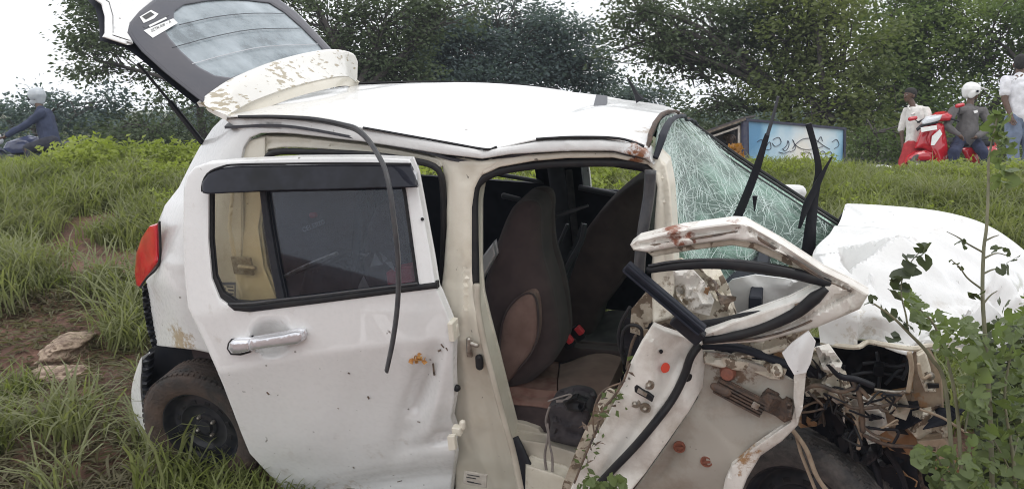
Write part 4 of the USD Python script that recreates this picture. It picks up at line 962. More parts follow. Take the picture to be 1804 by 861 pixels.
for k in range(1250):
    if k < 230:
        u0, v0 = rc.normal(.14, .10), rc.normal(.22, .14); a = rc.uniform(0, 6.28)
    else:
        u0, v0 = rc.uniform(0, 1), rc.uniform(0, 1); a = rc.choice([0.5, 1.0, 2.2, 2.7]) + rc.normal(0, .35)
    ln = rc.uniform(.03, .20)
    t = np.linspace(0, 1, 6); b = rc.normal(0, .3)
    P = wpt(u0 + ln * t * np.cos(a + b * t), v0 + ln * t * np.sin(a + b * t))
    if np.linalg.norm(P[-1] - P[0]) < .02:
        continue
    ck.append(tube(P + CU * .002, np.array([.4, 1, 1, .9, .7, .3]) * rc.uniform(.0004, .0011), 3, caps=False))
for cu, cv, nr in ((.16, .24, 26), (.60, .50, 12)):        # impacts: spokes and broken rings
    for k in range(nr):
        a = k / nr * 6.283 + rc.normal(0, .08); ln = rc.uniform(.12, .42); t = np.linspace(.02, 1, 8)
        P = wpt(cu + ln * t * np.cos(a) + rc.normal(0, .006, 8), cv + ln * t * np.sin(a) + rc.normal(0, .006, 8))
        ck.append(tube(P + CU * .002, np.linspace(1.3, .4, 8) * .0012, 3, caps=False))
    for k in range(40):
        rr_ = rc.uniform(.015, .2); a0 = rc.uniform(0, 6.28); t = a0 + np.linspace(0, rc.uniform(.3, .9), 6)
        ck.append(tube(wpt(cu + rr_ * np.cos(t), cv + rr_ * np.sin(t)) + CU * .002, .0008, 3, caps=False))
obj('crack_lines', cat(*ck), 'crack_white', ws, smooth=False, kind='stuff')
obj('windscreen_pillar', tube(np.vstack([g3[:1] - CL * .02, g3]) + CW * .02 - CU * .014, 0.013, 8, 30, flat=.7), 'paint_wreck', car, smooth=True)
for o, r0_, m in ((-.02, .008, 'black_rubber'), (-.07, .006, 'black_rubber'), (-.13, .004, 'grey_rubber')):
    obj('screen_trim', tube(g3 + CW * o + CU * .008 + np.linspace(0, 1, 4)[:, None] * CU * .01, r0_, 6, 30), m, car)
# torn strips of screen trim standing up
def strip(pts, w, r, name='trim_strip', m='black_plastic', flat=.45):
    P = SP(pts, w)
    obj(name, tube(P, r, 8, 26, flat=flat, up=CW), m, car, smooth=40)
strip([(1268, 520), (1272, 462), (1290, 405), (1312, 352), (1332, 300), (1352, 236)], .62, [.020, .020, .018, .016, .015, .009])
strip([(1352, 238), (1362, 205), (1371, 170)], .62, [.007, .006, .005], m='trim_grey', flat=.8)
strip([(1424, 448), (1428, 400), (1434, 350), (1442, 302), (1436, 262), (1424, 218)], .80, [.028, .022, .017, .013, .011, .012])
strip([(1408, 402), (1422, 360), (1440, 325), (1455, 295), (1466, 276)], .78, [.006, .015, .012, .006, .003])
strip([(1330, 345), (1329, 372)], .66, [.010, .002])
strip([(1262, 470), (1256, 505), (1268, 545), (1290, 580)], .30, [.016, .018, .02, .016])
mm = S(1384, 338, 1.62)
obj('door_mirror', cat(hull((*(mm - CL * .05), .032), (*(mm + CL * .06), .035), (*(mm + CL * .01 - CU * .01), .045))), 'paint_white', car, smooth=True)

# ------------------------------------------------------------------ bonnet and front end
hf = SP([(1488, 368, 1.38), (1560, 371, 1.38), (1650, 379, 1.38), (1720, 396, 1.38), (1775, 424, 1.38), (1830, 470, 1.36), (1880, 540, 1.3)], 0)
h2 = SP([(1474, 402, 1.0), (1560, 408, 1.0), (1660, 418, 1.0), (1740, 445, 1.0), (1810, 490, 1.0), (1860, 560, 1.0)], 0)
h3 = SP([(1432, 452, .6), (1520, 462, .6), (1620, 478, .62), (1720, 508, .65), (1790, 550, .7), (1830, 610, .75)], 0)
h4 = SP([(1440, 512, .26), (1500, 530, .2), (1580, 543, .2), (1660, 562, .25), (1740, 590, .35), (1790, 635, .45)], 0)
h5 = SP([(1446, 603, .15), (1482, 610, .13), (1512, 612, .11), (1530, 603, .15), (1560, 608, .12), (1608, 615, .11), (1640, 610, .15), (1680, 616, .2), (1745, 632, .3)], 0)
cr = lambda u, v: crumple((0, 0, 1, 1), 26, .045, 18)(u, v) + crumple((0, 0, 1, 1), 160, .008, 9)(u, v)
hm, HX, HN = loft([hf, h2, h3, h4, h5], 90, 70, .004, lambda u, v: cr(u, v) * np.clip(.35 + v, 0, 1) + .016 * np.exp(-((v - .34 - .12 * u) / .035) ** 2) - .02 * np.exp(-((v - .60 - .1 * np.sin(u * 5)) / .05) ** 2 - ((u - .45) / .3) ** 2))
hood = obj('bonnet', hm, 'paint_white', car, smooth=14)
obj('bonnet_flange', tube(h5 + CW * .012 - CU * .004, .008, 6, 50), 'paint_crumpled', hood)
obj('bonnet_corner', panel([(1489, 368), (1484, 386), (1478, 402), (1470, 398), (1478, 384)], 1.3, .01, step=4), 'trim_grey', hood)
def scrap(name, pts, w, m, amp=.02, n=24, seed=1, thick=.006, bev=0, step=6.5, label=None, **k):
    P = np.array(pts, float)
    bx = (*P.min(0), *P.max(0))
    return obj(name, panel(pts, w, thick, step=step, bev=bev, add=[crumple(bx, n, amp, seed)], **k), m, car, smooth=22, label=label)
scrap('fender', [(1274, 508), (1290, 492), (1330, 484), (1460, 500), (1446, 540), (1390, 570), (1310, 590), (1284, 556)], .34, 'paint_white', .010, 16, 41)
scrap('bay_backing', [(1400, 590), (1480, 600), (1640, 600), (1660, 700), (1650, 930), (1380, 930), (1380, 700)], .62, 'steel_black', .04, 60, 42, step=12)  # dark sheet added behind the wreckage so nothing shows through
scrap('headlamp_cavity', [(1466, 608), (1602, 610), (1614, 640), (1606, 694), (1560, 688), (1500, 682), (1478, 650)], .34, 'black_plastic', .012, 30, 43)
for k, (pts, w) in enumerate((([(1520, 640), (1545, 638), (1575, 645), (1600, 640)], .30), ([(1500, 660), (1540, 655), (1590, 664)], .29), ([(1545, 620), (1550, 655), (1548, 682)], .28), ([(1560, 676), (1580, 655), (1592, 650)], .27), ([(1590, 668), (1600, 640), (1598, 622)], .26))):
    obj('cable', tube(SP(pts, w), .006, 6, 16), 'trim_grey', car, smooth=True)
obj('plug_block', boxat(S(1548, 650, .26), .03, .03, .04, CL, CW, CU), 'black_plastic', car)
scrap('radiator_support', [(1596, 626), (1612, 616), (1636, 612), (1650, 640), (1660, 660), (1664, 740), (1618, 745), (1600, 735), (1606, 700), (1612, 660)], .14, 'front_frame_tan', .010, 14, 44, thick=.03, bev=3)
scrap('radiator_support', [(1615, 625), (1630, 618), (1640, 650), (1650, 690), (1630, 690), (1618, 660)], .10, 'paint_crumpled', .008, 10, 45, thick=.02, bev=3)
obj('bolt', hull((*S(1638, 662, .09), .014), (*S(1638, 662, .07), .009)), 'steel_bare', car)
obj('support_slot', panel([(1634, 676), (1654, 676), (1655, 683), (1635, 684)], .085, .006, step=4, bev=1), 'black_rubber', car)
scrap('front_crossmember', [(1540, 700), (1600, 690), (1668, 745), (1676, 780), (1692, 815), (1694, 832), (1640, 830), (1600, 800), (1560, 790), (1510, 770), (1500, 730)], .17, 'front_frame_tan', .022, 40, 46, thick=.03)
scrap('crossmember_bracket', [(1608, 730), (1640, 722), (1668, 740), (1678, 765), (1650, 775), (1615, 772), (1600, 755)], .12, 'paint_crumpled', .028, 26, 47, thick=.02, step=5)
scrap('crossmember_bracket', [(1615, 775), (1665, 770), (1680, 800), (1692, 826), (1660, 832), (1625, 815)], .10, 'front_frame_tan', .012, 12, 48, thick=.03, bev=3)
scrap('crumpled_wing', [(1404, 625), (1440, 612), (1468, 640), (1490, 655), (1502, 690), (1470, 700), (1420, 698), (1412, 660)], .10, 'paint_crumpled', .026, 40, 49, step=5)
scrap('crumpled_wing', [(1436, 612), (1460, 606), (1484, 640), (1478, 656), (1450, 650)], .06, 'paint_wreck', .02, 18, 50, step=5)
scrap('torn_liner', [(1500, 705), (1530, 695), (1556, 712), (1562, 740), (1566, 755), (1548, 766), (1552, 778), (1530, 782), (1520, 760), (1508, 745)], .12, 'paint_wreck', .022, 26, 51, step=4)
scrap('torn_liner', [(1560, 720), (1592, 690), (1604, 720), (1596, 740), (1574, 732)], .10, 'paint_crumpled', .02, 14, 52, step=4)
scrap('wheel_liner', [(1412, 702), (1470, 700), (1490, 740), (1480, 790), (1440, 760), (1412, 745)], .22, 'black_plastic', .02, 16, 53)
scrap('splash_shield', [(1475, 770), (1530, 760), (1590, 790), (1612, 812), (1622, 861), (1630, 930), (1500, 930), (1490, 840)], .18, 'black_plastic', .02, 26, 54, thick=.02)
obj('splash_rib', tube(SP([(1560, 790), (1585, 830), (1600, 880)], .15), .010, 6, 14), 'black_plastic', car)
obj('splash_rib', tube(SP([(1525, 785), (1545, 830), (1556, 890)], .15), .010, 6, 14), 'black_plastic', car)
scrap('brake_unit', [(1498, 790), (1520, 775), (1550, 778), (1556, 800), (1530, 820), (1505, 812)], .10, 'steel_black', .02, 16, 55, thick=.04, bev=3, step=5)
wires = [([(1408, 690), (1440, 678), (1480, 690), (1510, 682), (1530, 700)], .05, .007, 'wire_brown'), ([(1460, 690), (1480, 705), (1500, 725), (1515, 760), (1512, 790)], .06, .007, 'wire_tan'), ([(1478, 692), (1495, 715), (1530, 718), (1570, 710), (1592, 690)], .05, .006, 'wire_brown'),
         ([(1500, 665), (1512, 690), (1518, 720), (1520, 760)], .05, .008, 'wire_brown'), ([(1520, 765), (1560, 782), (1600, 786), (1648, 790)], .04, .006, 'rusty_metal'), ([(1515, 745), (1540, 765), (1570, 775)], .05, .004, 'wire_brown'),
         ([(1540, 686), (1575, 690), (1608, 688)], .10, .006, 'steel_bare'), ([(1618, 640), (1625, 665), (1640, 660)], .05, .005, 'wire_tan'), ([(1602, 620), (1606, 650), (1600, 690)], .08, .007, 'wire_tan'), ([(1395, 755), (1420, 790), (1440, 840), (1470, 880)], .06, .008, 'wire_tan'),
         ([(1384, 750), (1400, 760), (1412, 800), (1436, 861)], .07, .006, 'wire_tan'), ([(1460, 640), (1480, 662), (1510, 668), (1540, 680)], .05, .010, 'black_plastic'), ([(1095, 620), (1098, 585), (1112, 572), (1130, 580), (1128, 610)], .02, .006, 'black_rubber'), ([(1100, 640), (1090, 600), (1094, 570), (1110, 540)], .04, .006, 'black_rubber'),
         ([(1104, 650), (1112, 610), (1120, 590)], .03, .005, 'wire_brown'), ([(1620, 720), (1660, 735), (1700, 760), (1740, 785)], .05, .004, 'wire_tan')]
for pts, w, r_, m in wires:
    obj('cable', tube(SP(pts, w), r_, 6, 24), m, car, smooth=True)

hd = SP([(1140, 264, .19), (1148, 235, .24), (1158, 212, .36), (1170, 200, .56), (1192, 197, .95), (1218, 213, 1.36)], 0)
hv, hfc = tube(hd, [.006, .008, .009, .007, .006, .005], 8, 40)
hv = hv + .022 * (fbm(hv * 16, 3, 5)[:, None] - .5) * np.array([1, -.5, 1])
obj('torn_header', (hv, hfc), 'rusty_metal', car, smooth=30)
hv, hfc = tube(hd + CL * .03 - CU * .02, [.009, .012, .012, .009, .007, .005], 8, 40)
obj('torn_header', (hv + .03 * (fbm(hv * 14, 3, 8)[:, None] - .5), hfc), 'trim_dark', car, smooth=30)
# torn scraps packed into the crushed corner
rd_ = np.random.default_rng(404)
def shard(c, size, r):
    n = 5
    gx, gy = np.meshgrid(np.linspace(-1, 1, n), np.linspace(-1, 1, n), indexing='ij')
    B = np.linalg.qr(r.normal(size=(3, 3)))[0]
    asp = r.uniform(.35, 1)
    z = .35 * (gx * r.normal() * gy + r.normal() * np.abs(gx - r.uniform(-.5, .5)) + r.normal(0, .22, (n, n)))
    e = 1 + r.normal(0, .22, (n, n))
    P = np.stack([gx * e, gy * asp * e, z], -1).reshape(-1, 3) * size
    i, j = np.meshgrid(np.arange(n - 1), np.arange(n - 1), indexing='ij'); A = (i * n + j).ravel()
    return thicken(c + P @ B, np.vstack([np.stack([A, A + 1, A + n + 1], 1), np.stack([A, A + n + 1, A + n], 1)]), B[2] * .004)
zones = [((1405, 625, 1500, 700), .06, 10), ((1500, 700, 1600, 770), .12, 9), ((1540, 780, 1610, 861), .16, 4), ((1600, 720, 1690, 790), .08, 7), ((1410, 690, 1490, 745), .14, 8), ((1240, 610, 1400, 665), .02, 10), ((1120, 490, 1290, 580), .14, 10)]
for (x0, y0, x1, y1), w0, n in zones:
    for k in range(n):
        m_ = rd_.choice(['paint_crumpled', 'front_frame_tan', 'paint_wreck', 'black_plastic', 'rusty_metal', 'trim_dark', 'trim_dark', 'wire_brown', 'steel_black'])
        obj('torn_scrap', shard(S(rd_.uniform(x0, x1), rd_.uniform(y0, y1), w0 + rd_.uniform(-.02, .08)), rd_.uniform(.016, .05), rd_), m_, car, smooth=False)
for k in range(11):
    x, y = rd_.uniform(1410, 1600), rd_.uniform(680, 760); P = [(x, y)]
    for q in range(5):
        P.append((P[-1][0] + rd_.uniform(-26, 34), P[-1][1] + rd_.uniform(-20, 24)))
    obj('cable', tube(SP(P, .05) + rd_.normal(0, .012, (6, 3)), rd_.uniform(.0025, .005), 5, 30), rd_.choice(['wire_brown', 'black_rubber', 'wire_tan', 'black_plastic']), car, smooth=True)

# ------------------------------------------------------------------ crushed front door
fd = group('front_door', car)
fw_ = lambda o: (lambda px, py: -0.13 + 0.085 * np.clip((px - 1100) / 430, 0, 1) + o)
frame_out = [(1110, 431), (1124, 420), (1200, 402), (1290, 390), (1311, 391), (1380, 430), (1450, 476), (1500, 500), (1531, 518), (1515, 544), (1440, 576), (1340, 602), (1236, 607), (1234, 588), (1300, 562), (1390, 531), (1440, 506), (1462, 500), (1452, 490), (1400, 457), (1330, 427), (1292, 421), (1215, 431), (1140, 444), (1116, 441)]
obj('window_frame', panel(frame_out, fw_(0), .045, step=5.5, bev=5, bdep=.014, add=[ridges(([(1120, 432), (1200, 416), (1300, 403)], 4, .018), ([(1320, 404), (1380, 440), (1440, 480), (1490, 505)], 4, .020), ([(1240, 600), (1330, 588), (1400, 566), (1460, 536), (1500, 515)], 5, .022)), crumple((1100, 385, 1535, 610), 90, .008, 61)]), 'paint_wreck', fd, smooth=25)
obj('frame_return', panel([(1140, 444), (1215, 431), (1292, 421), (1330, 427), (1400, 457), (1452, 490), (1440, 494), (1392, 468), (1325, 438), (1290, 432), (1215, 441), (1150, 452)], fw_(.035), .02, step=5, bev=2), 'paint_crumpled', fd)
for sl in ([(1114, 438.), (1160, 430.), (1215, 421.), (1300, 408.)], [(1322, 413.), (1380, 447.), (1440, 487.), (1500, 513.)], [(1242, 603.), (1330, 596.), (1400, 577.), (1460, 549.), (1515, 526.)], [(1300, 398.), (1345, 424.), (1400, 458.), (1450, 490.)], [(1400, 537.), (1450, 520.), (1486, 505.)]):
    obj('seam', tube(np.array([S(x, y, fw_(.004)(x, y)) for x, y in sl]), .0035, 5, 40), 'wire_brown', fd)
obj('weatherstrip', tube(np.array([S(x, y, fw_(-.004)(x, y)) for x, y in [(1238, 600.), (1290, 592.), (1345, 577.), (1400, 552.), (1436, 524.), (1456, 508.)]]), [.012, .013, .014, .017, .019, .010], 8, 40), 'black_rubber', fd, smooth=True)
obj('weatherstrip', tube(np.array([S(x, y, fw_(.01)(x, y)) for x, y in [(1140, 476.), (1190, 468.), (1260, 464.), (1330, 470.), (1390, 480.), (1430, 490.), (1462, 500.)]]), [.010, .014, .016, .017, .017, .016, .012], 8, 50), 'black_rubber', fd, smooth=True)
obj('weatherstrip', tube(np.array([S(x, y, fw_(.004)(x, y)) for x, y in [(1142, 468.), (1190, 460.), (1260, 457.), (1330, 463.), (1400, 476.)]]), .004, 6, 40), 'grey_rubber', fd, smooth=True)
obj('weatherstrip', tube(SP([(1236, 572), (1270, 566), (1310, 556), (1350, 548)], -.06), [.014, .012, .010, .005], 8, 24), 'black_rubber', fd, smooth=True)
a_, b_ = S(1103, 468, -.14), S(1238, 582, -.15)
dd = (b_ - a_) / np.linalg.norm(b_ - a_); sd = np.cross(dd, CW)
obj('glass_channel', cat(boxat((a_ + b_) / 2, np.linalg.norm(b_ - a_), .022, .034, dd, CW, sd), boxat((a_ + b_) / 2 - CW * .012 + sd * .010, np.linalg.norm(b_ - a_), .018, .006, dd, CW, sd), boxat((a_ + b_) / 2 - CW * .012 - sd * .010, np.linalg.norm(b_ - a_) * .98, .018, .006, dd, CW, sd)), 'trim_dark', fd)
obj('glass_channel', boxat(S(1212, 578, -.13), .10, .03, .045, dd, CW, sd), 'black_plastic', fd)
inner_out = [(1150, 572), (1168, 580), (1236, 603), (1242, 640), (1238, 682), (1215, 722), (1180, 772), (1136, 834), (1090, 890), (1050, 940), (985, 940), (1005, 861), (1030, 800), (1065, 742), (1090, 694), (1100, 660), (1128, 605)]
iw = lambda o: (lambda px, py: -0.15 + 0.0004 * (py - 570) * 0 + 0.0011 * np.clip(px - 1150, 0, 100) + o)
obj('inner_panel', panel(inner_out, iw(0), .02, step=6, bev=4, bdep=.008, add=[ridges(([(1200, 625), (1165, 690), (1130, 740), (1060, 840)], 9, .014), ([(1232, 610), (1228, 660), (1205, 710)], 6, -.006)), crumple((985, 570, 1245, 940), 90, .013, 71)]), 'paint_wreck', fd, smooth=24)
obj('weatherstrip', tube(np.array([S(x, y, iw(-.012)(x, y)) for x, y in [(1232, 606.), (1216, 630.), (1206, 660.), (1186, 700.), (1160, 736.), (1120, 784.), (1080, 826.), (1040, 868.)]]), .017, 8, 60, flat=.7), 'black_rubber', fd, smooth=True)
obj('torn_trim', panel([(1100, 665), (1090, 696), (1065, 744), (1030, 804), (1006, 861), (985, 930), (975, 930), (992, 850), (1020, 780), (1050, 715), (1070, 684), (1085, 690)], -.10, .01, step=5, add=[crumple((975, 660, 1105, 930), 40, .016, 72)]), 'paint_crumpled', fd, smooth=22)
obj('red_sticker', panel([(1164, 648), (1169, 640), (1176, 640), (1180, 646), (1177, 654), (1168, 656)], iw(-.006), .003, step=3, curve=True), 'red_sticker', fd)
obj('latch_slot', panel([(1116, 680), (1122, 676), (1140, 690), (1152, 700), (1149, 708), (1136, 700), (1118, 690)], iw(-.014), .01, step=4, bev=1.5), 'black_rubber', fd)
obj('latch_plate', panel([(1124, 684), (1140, 694), (1138, 699), (1122, 690)], iw(-.02), .006, step=3), 'steel_bare', fd)
for x, y in ((1143, 677), (1119, 709), (1137, 718)):
    p = S(x, y, iw(-.004)(x, y))
    obj('bolt', cat(hull((*p, .010), (*(p - CW * .008), .007)), revolve([(.0, .002), (.017, .002), (.017, -.003)], -CW, p, 16)), 'steel_bare', fd)
obj('panel_hole', panel([(1207, 664), (1213, 659), (1219, 661), (1217, 669), (1209, 672)], iw(-.003), .004, step=3, curve=True), 'black_rubber', fd)
obj('panel_hole', panel([(1161, 618), (1165, 616), (1168, 620), (1164, 623)], iw(-.003), .004, step=3, curve=True), 'black_rubber', fd)
skin_w = lambda o: (lambda px, py: -0.02 + o - 0.05 * np.exp(-((px - 1310) / 90) ** 2 - ((py - 780) / 120) ** 2))
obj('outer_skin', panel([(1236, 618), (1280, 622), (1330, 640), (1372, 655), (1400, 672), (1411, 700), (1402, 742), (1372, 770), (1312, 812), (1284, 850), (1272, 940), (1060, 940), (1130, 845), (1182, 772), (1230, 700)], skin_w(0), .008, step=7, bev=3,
    add=[bumps((1330, 690, 36, 40, 0, .018, 0), (1260, 700, 60, 20, -40, .008, 0), (1210, 840, 60, 24, -30, -.012, 0), (1180, 810, 50, 10, -52, .014, 0)), crumple((1060, 618, 1415, 940), 30, .007, 73)]), 'door_skin_grey', fd, smooth=30)
obj('skin_lip', panel([(1398, 668), (1411, 690), (1414, 704), (1406, 748), (1378, 776), (1340, 802), (1316, 842), (1306, 868), (1296, 900), (1268, 900), (1276, 850), (1288, 820), (1330, 786), (1392, 742), (1402, 706)], lambda px, py: skin_w(-.03)(px, py), .02, step=5, bev=4, bdep=.014, add=[crumple((1265, 660, 1415, 900), 22, .006, 74)]), 'paint_wreck', fd, smooth=25)
obj('torn_flap', panel([(1378, 622), (1395, 604), (1424, 583), (1437, 602), (1428, 640), (1420, 656), (1399, 660), (1388, 642)], lambda px, py: -.09 - .0004 * (py - 583), .006, step=5, add=[bumps((1410, 620, 14, 40, 20, -.012, 0))]), 'paint_white', fd, smooth=30)
obj('torn_flap', panel([(1399, 658), (1420, 655), (1418, 680), (1414, 720), (1404, 746), (1398, 700)], -.06, .006, step=5, add=[crumple((1395, 650, 1425, 750), 10, .006, 77)]), 'paint_wreck', fd, smooth=25)
for x, y, r_ in ((1197, 786, .019), (1245, 811, .019)):
    p = S(x, y, skin_w(-.004)(np.array(float(x)), np.array(float(y))))
    obj('plug', cat(revolve([(0, .004), (r_ * .7, .004), (r_ * .75, .007), (r_, .007), (r_, -.006)], -CW, p, 24), boxat(p - CW * .007, r_ * 1.3, .006, .008, CL + .3 * CU, CW, CU)), 'red_plug', fd)
p = S(1282, 657, -.05)
obj('plug', cat(revolve([(0, .02), (.018, .018), (.024, .0), (.024, -.02)], -CW + .3 * CU, p, 20)), 'red_plug', fd)
a_, b_ = S(1262, 678, -.07), S(1345, 722, -.08); dd = (b_ - a_) / np.linalg.norm(b_ - a_); sd = np.cross(dd, CW)
obj('regulator_rail', cat(*[boxat((a_ + b_) / 2 + sd * (k - 2) * .011, np.linalg.norm(b_ - a_), .016, .006, dd, CW, sd) for k in range(5)], boxat((a_ + b_) / 2 + CW * .012, np.linalg.norm(b_ - a_), .008, .055, dd, CW, sd)), 'rusty_metal', fd)
obj('regulator_motor', panel([(1340, 700), (1352, 690), (1372, 700), (1396, 712), (1396, 738), (1382, 744), (1366, 732), (1344, 722)], -.08, .03, step=4, bev=3, add=[crumple((1338, 688, 1398, 746), 26, .014, 75)]), 'rusty_metal', fd, smooth=20)
obj('regulator_arm', hull((*S(1258, 680, -.08), .012), (*S(1280, 690, -.08), .016)), 'rusty_metal', fd)
obj('regulator_clip', boxat(S(1331, 714, -.105), .02, .006, .02, dd, CW, sd), 'steel_bare', fd)
obj('hinge_bracket', panel([(1238, 618), (1262, 622), (1300, 634), (1340, 640), (1366, 640), (1386, 652), (1380, 668), (1360, 668), (1330, 656), (1280, 650), (1240, 640)], -.05, .02, step=5, bev=3, add=[crumple((1236, 615, 1390, 672), 24, .016, 76)]), 'paint_crumpled', fd, smooth=22)
obj('hinge_bracket', hull((*S(1371, 656, -.075), .014), (*S(1368, 650, -.06), .018)), 'paint_crumpled', fd)
obj('reinforcement_bar', tube(SP([(1238, 608), (1300, 612), (1350, 628), (1398, 646)], -.03), .020, 8, 24, flat=.6), 'trim_dark', fd, smooth=True)
obj('reinforcement_bar', tube(SP([(1290, 626), (1340, 622), (1385, 610)], -.02), .014, 8, 20, flat=.6), 'paint_crumpled', fd, smooth=True)
scrap('crushed_cowl', [(1150, 470), (1200, 455), (1230, 470), (1262, 500), (1290, 540), (1300, 570), (1240, 580), (1180, 560), (1150, 540)], .16, 'paint_crumpled', .030, 60, 81, step=5)
scrap('crushed_cowl', [(1185, 478), (1215, 470), (1240, 496), (1258, 530), (1250, 556), (1215, 548), (1192, 520)], .11, 'paint_wreck', .028, 34, 82, step=5)
scrap('crushed_cowl', [(1112, 545), (1150, 500), (1196, 560), (1220, 590), (1160, 600), (1110, 585)], .13, 'paint_crumpled', .024, 34, 83, step=5)
scrap('crushed_cowl', [(1222, 470), (1262, 462), (1284, 505), (1300, 560), (1268, 556), (1246, 512)], .22, 'paint_crumpled', .03, 26, 84, step=5)
scrap('lower_dash', [(1100, 560), (1150, 565), (1180, 590), (1130, 640), (1096, 640)], .16, 'black_plastic', .02, 18, 85, step=6)
scrap('crushed_cowl', [(1300, 575), (1380, 565), (1430, 575), (1420, 600), (1380, 620), (1300, 612)], .03, 'paint_crumpled', .02, 26, 86, step=5)
scrap('inner_wing', [(1196, 585), (1300, 575), (1420, 600), (1412, 700), (1300, 660), (1240, 640)], .10, 'trim_dark', .02, 18, 87, step=8)

# ------------------------------------------------------------------ inside the car
seat = group('driver_seat', car)
obj('backrest', panel([(850, 600), (848, 530), (860, 480), (876, 430), (893, 385), (909, 359), (930, 350), (950, 354), (957, 372), (956, 400), (960, 448), (975, 500), (986, 560), (986, 620), (950, 660), (890, 704), (880, 680), (868, 640)], lambda px, py: 0.36 + 0.0006 * np.clip(px - 900, 0, 100), .16, step=9, bev=26, bdep=.07, curve=True, add=[ridges(([(895, 420), (880, 500), (884, 560)], 10, .012), ([(870, 470), (880, 430), (905, 390)], 5, -.005)), bumps((930, 440, 30, 70, 10, .01, 0))]), 'seat_black', seat, smooth=60)
obj('bolster', panel([(880, 600), (888, 556), (908, 528), (926, 516), (940, 518), (947, 540), (948, 585), (938, 618), (914, 650), (886, 682), (879, 660)], .325, .05, step=6, bev=10, bdep=.03, curve=True), 'seat_brown', seat, smooth=60)
obj('bolster_piping', tube(SP([(881, 660), (881, 600), (889, 556), (908, 528), (926, 517), (940, 519), (947, 540), (948, 585), (938, 618), (914, 650)], .335), .004, 6, 50), 'seat_black', seat, smooth=True)
c0 = SP([(886, 702, .27), (940, 707, .27), (982, 712, .27)], 0); c1 = SP([(908, 672, .48), (945, 672, .48), (982, 676, .48)], 0); c2 = SP([(936, 640, .74), (960, 637, .74), (984, 636, .74)], 0)
obj('cushion', loft([c0 - CU * .03, c0, c1 + CU * .02, c2], 24, 24, .08, lambda u, v: .006 * np.sin(u * 8) * np.sin(v * 6))[0], 'seat_stained', seat, smooth=60)
c0 = SP([(984, 712, .27), (1010, 722, .28), (1042, 738, .3)], 0); c1 = SP([(984, 676, .48), (1030, 672, .48), (1074, 684, .46)], 0); c2 = SP([(986, 638, .72), (1040, 624, .78), (1096, 626, .74)], 0)
obj('cushion', loft([c0 - CU * .03, c0, c1 + CU * .012, c2], 24, 24, .08, lambda u, v: .010 * np.sin(u * 6 + 1) * np.sin(v * 5))[0], 'seat_brown', seat, smooth=60)
obj('cushion_side', panel([(883, 704), (940, 710), (984, 715), (1045, 738), (1042, 800), (965, 775), (905, 748)], .26, .10, step=8, bev=8, bdep=.02, add=[ridges(([(900, 730), (960, 744), (1020, 760)], 5, .006))]), 'seat_black', seat, smooth=50)
obj('backrest_base', panel([(936, 640), (955, 612), (985, 604), (1000, 606), (1020, 610), (1095, 616), (1098, 632), (1040, 626), (985, 640)], .76, .06, step=8, bev=6, bdep=.03), 'seat_black', seat, smooth=60)
obj('seat_valance', panel([(890, 746), (900, 741), (925, 745), (950, 754), (956, 762), (950, 770), (915, 766), (897, 760)], .235, .03, step=5, bev=5, bdep=.012), 'beige_plastic', seat)
ps = group('passenger_seat', car)
obj('backrest', panel([(986, 600), (984, 540), (998, 480), (1014, 440), (1036, 400), (1070, 360), (1110, 326), (1136, 312), (1150, 322), (1148, 400), (1136, 440), (1112, 476), (1080, 520), (1060, 545), (1046, 590), (1030, 608)], .98, .16, step=9, bev=20, bdep=.06, curve=True), 'seat_black', ps, smooth=60)
p0 = SP([(1020, 606, .92), (1060, 604, .92), (1112, 606, .92)], 0); p1 = SP([(1046, 552, 1.3), (1080, 546, 1.3), (1116, 548, 1.3)], 0)
obj('cushion', loft([p0 - CU * .12, p0, (p0 + p1) / 2 + CU * .015, p1], 20, 20, .05)[0], 'bag_cloth', ps, smooth=60)
for x, y in ((999, 601), (1018, 586)):
    q = S(x, y, .62 + .1 * (x > 1010))
    obj('belt_buckle', cat(boxat(q, .035, .03, .05, CL + .8 * CU, CW, CU - .8 * CL)), 'black_plastic', car)
    obj('buckle_button', boxat(q + CU * .02 + CL * .012 - CW * .012, .022, .022, .03, CL + .8 * CU, CW, CU - .8 * CL), 'belt_buckle', car)
obj('seat_belt', tube(SP([(905, 770, .16), (918, 800, .14), (930, 840, .12), (930, 930, .12)], 0), [.022, .026, .03, .03], 8, 20, flat=.4, up=CW), 'black_plastic', car, smooth=True)
obj('belt_arm', tube(SP([(953, 390), (990, 377), (1036, 362)], .66), [.013, .010, .006], 8, 14), 'trim_grey', car, smooth=True)
obj('seat_frame', cat(tube(SP([(982, 520), (1000, 470), (1024, 425), (1030, 395)], .86), .012, 6, 20), tube(SP([(974, 460), (985, 430), (1000, 395)], .86), .008, 6, 16)), 'trim_grey', car, smooth=True)
obj('belt_webbing', panel([(982, 505), (990, 470), (1010, 430), (1024, 392), (1030, 396), (1022, 440), (1004, 490), (988, 530)], .90, .006, step=6, add=[lambda px, py: .005 * np.sin(py * .9)]), 'trim_grey', car)
obj('side_cover', panel([(843, 460), (870, 425), (874, 450), (862, 470), (846, 500)], .30, .03, step=5, bev=4), 'silver', car)
# sill of the front opening
obj('sill', panel([(893, 768), (960, 778), (1024, 798), (1010, 836), (960, 818), (908, 796)], .17, .06, step=7, bev=6, bdep=.02), 'beige_plastic', car)
obj('sill', panel([(926, 816), (990, 836), (1004, 846), (990, 880), (985, 940), (920, 940)], .10, .06, step=7, bev=6, bdep=.02), 'paint_cream', car)
obj('sill_gap', panel([(905, 792), (1012, 822), (1000, 850), (925, 826)], .22, .02, step=8), 'black_plastic', car)

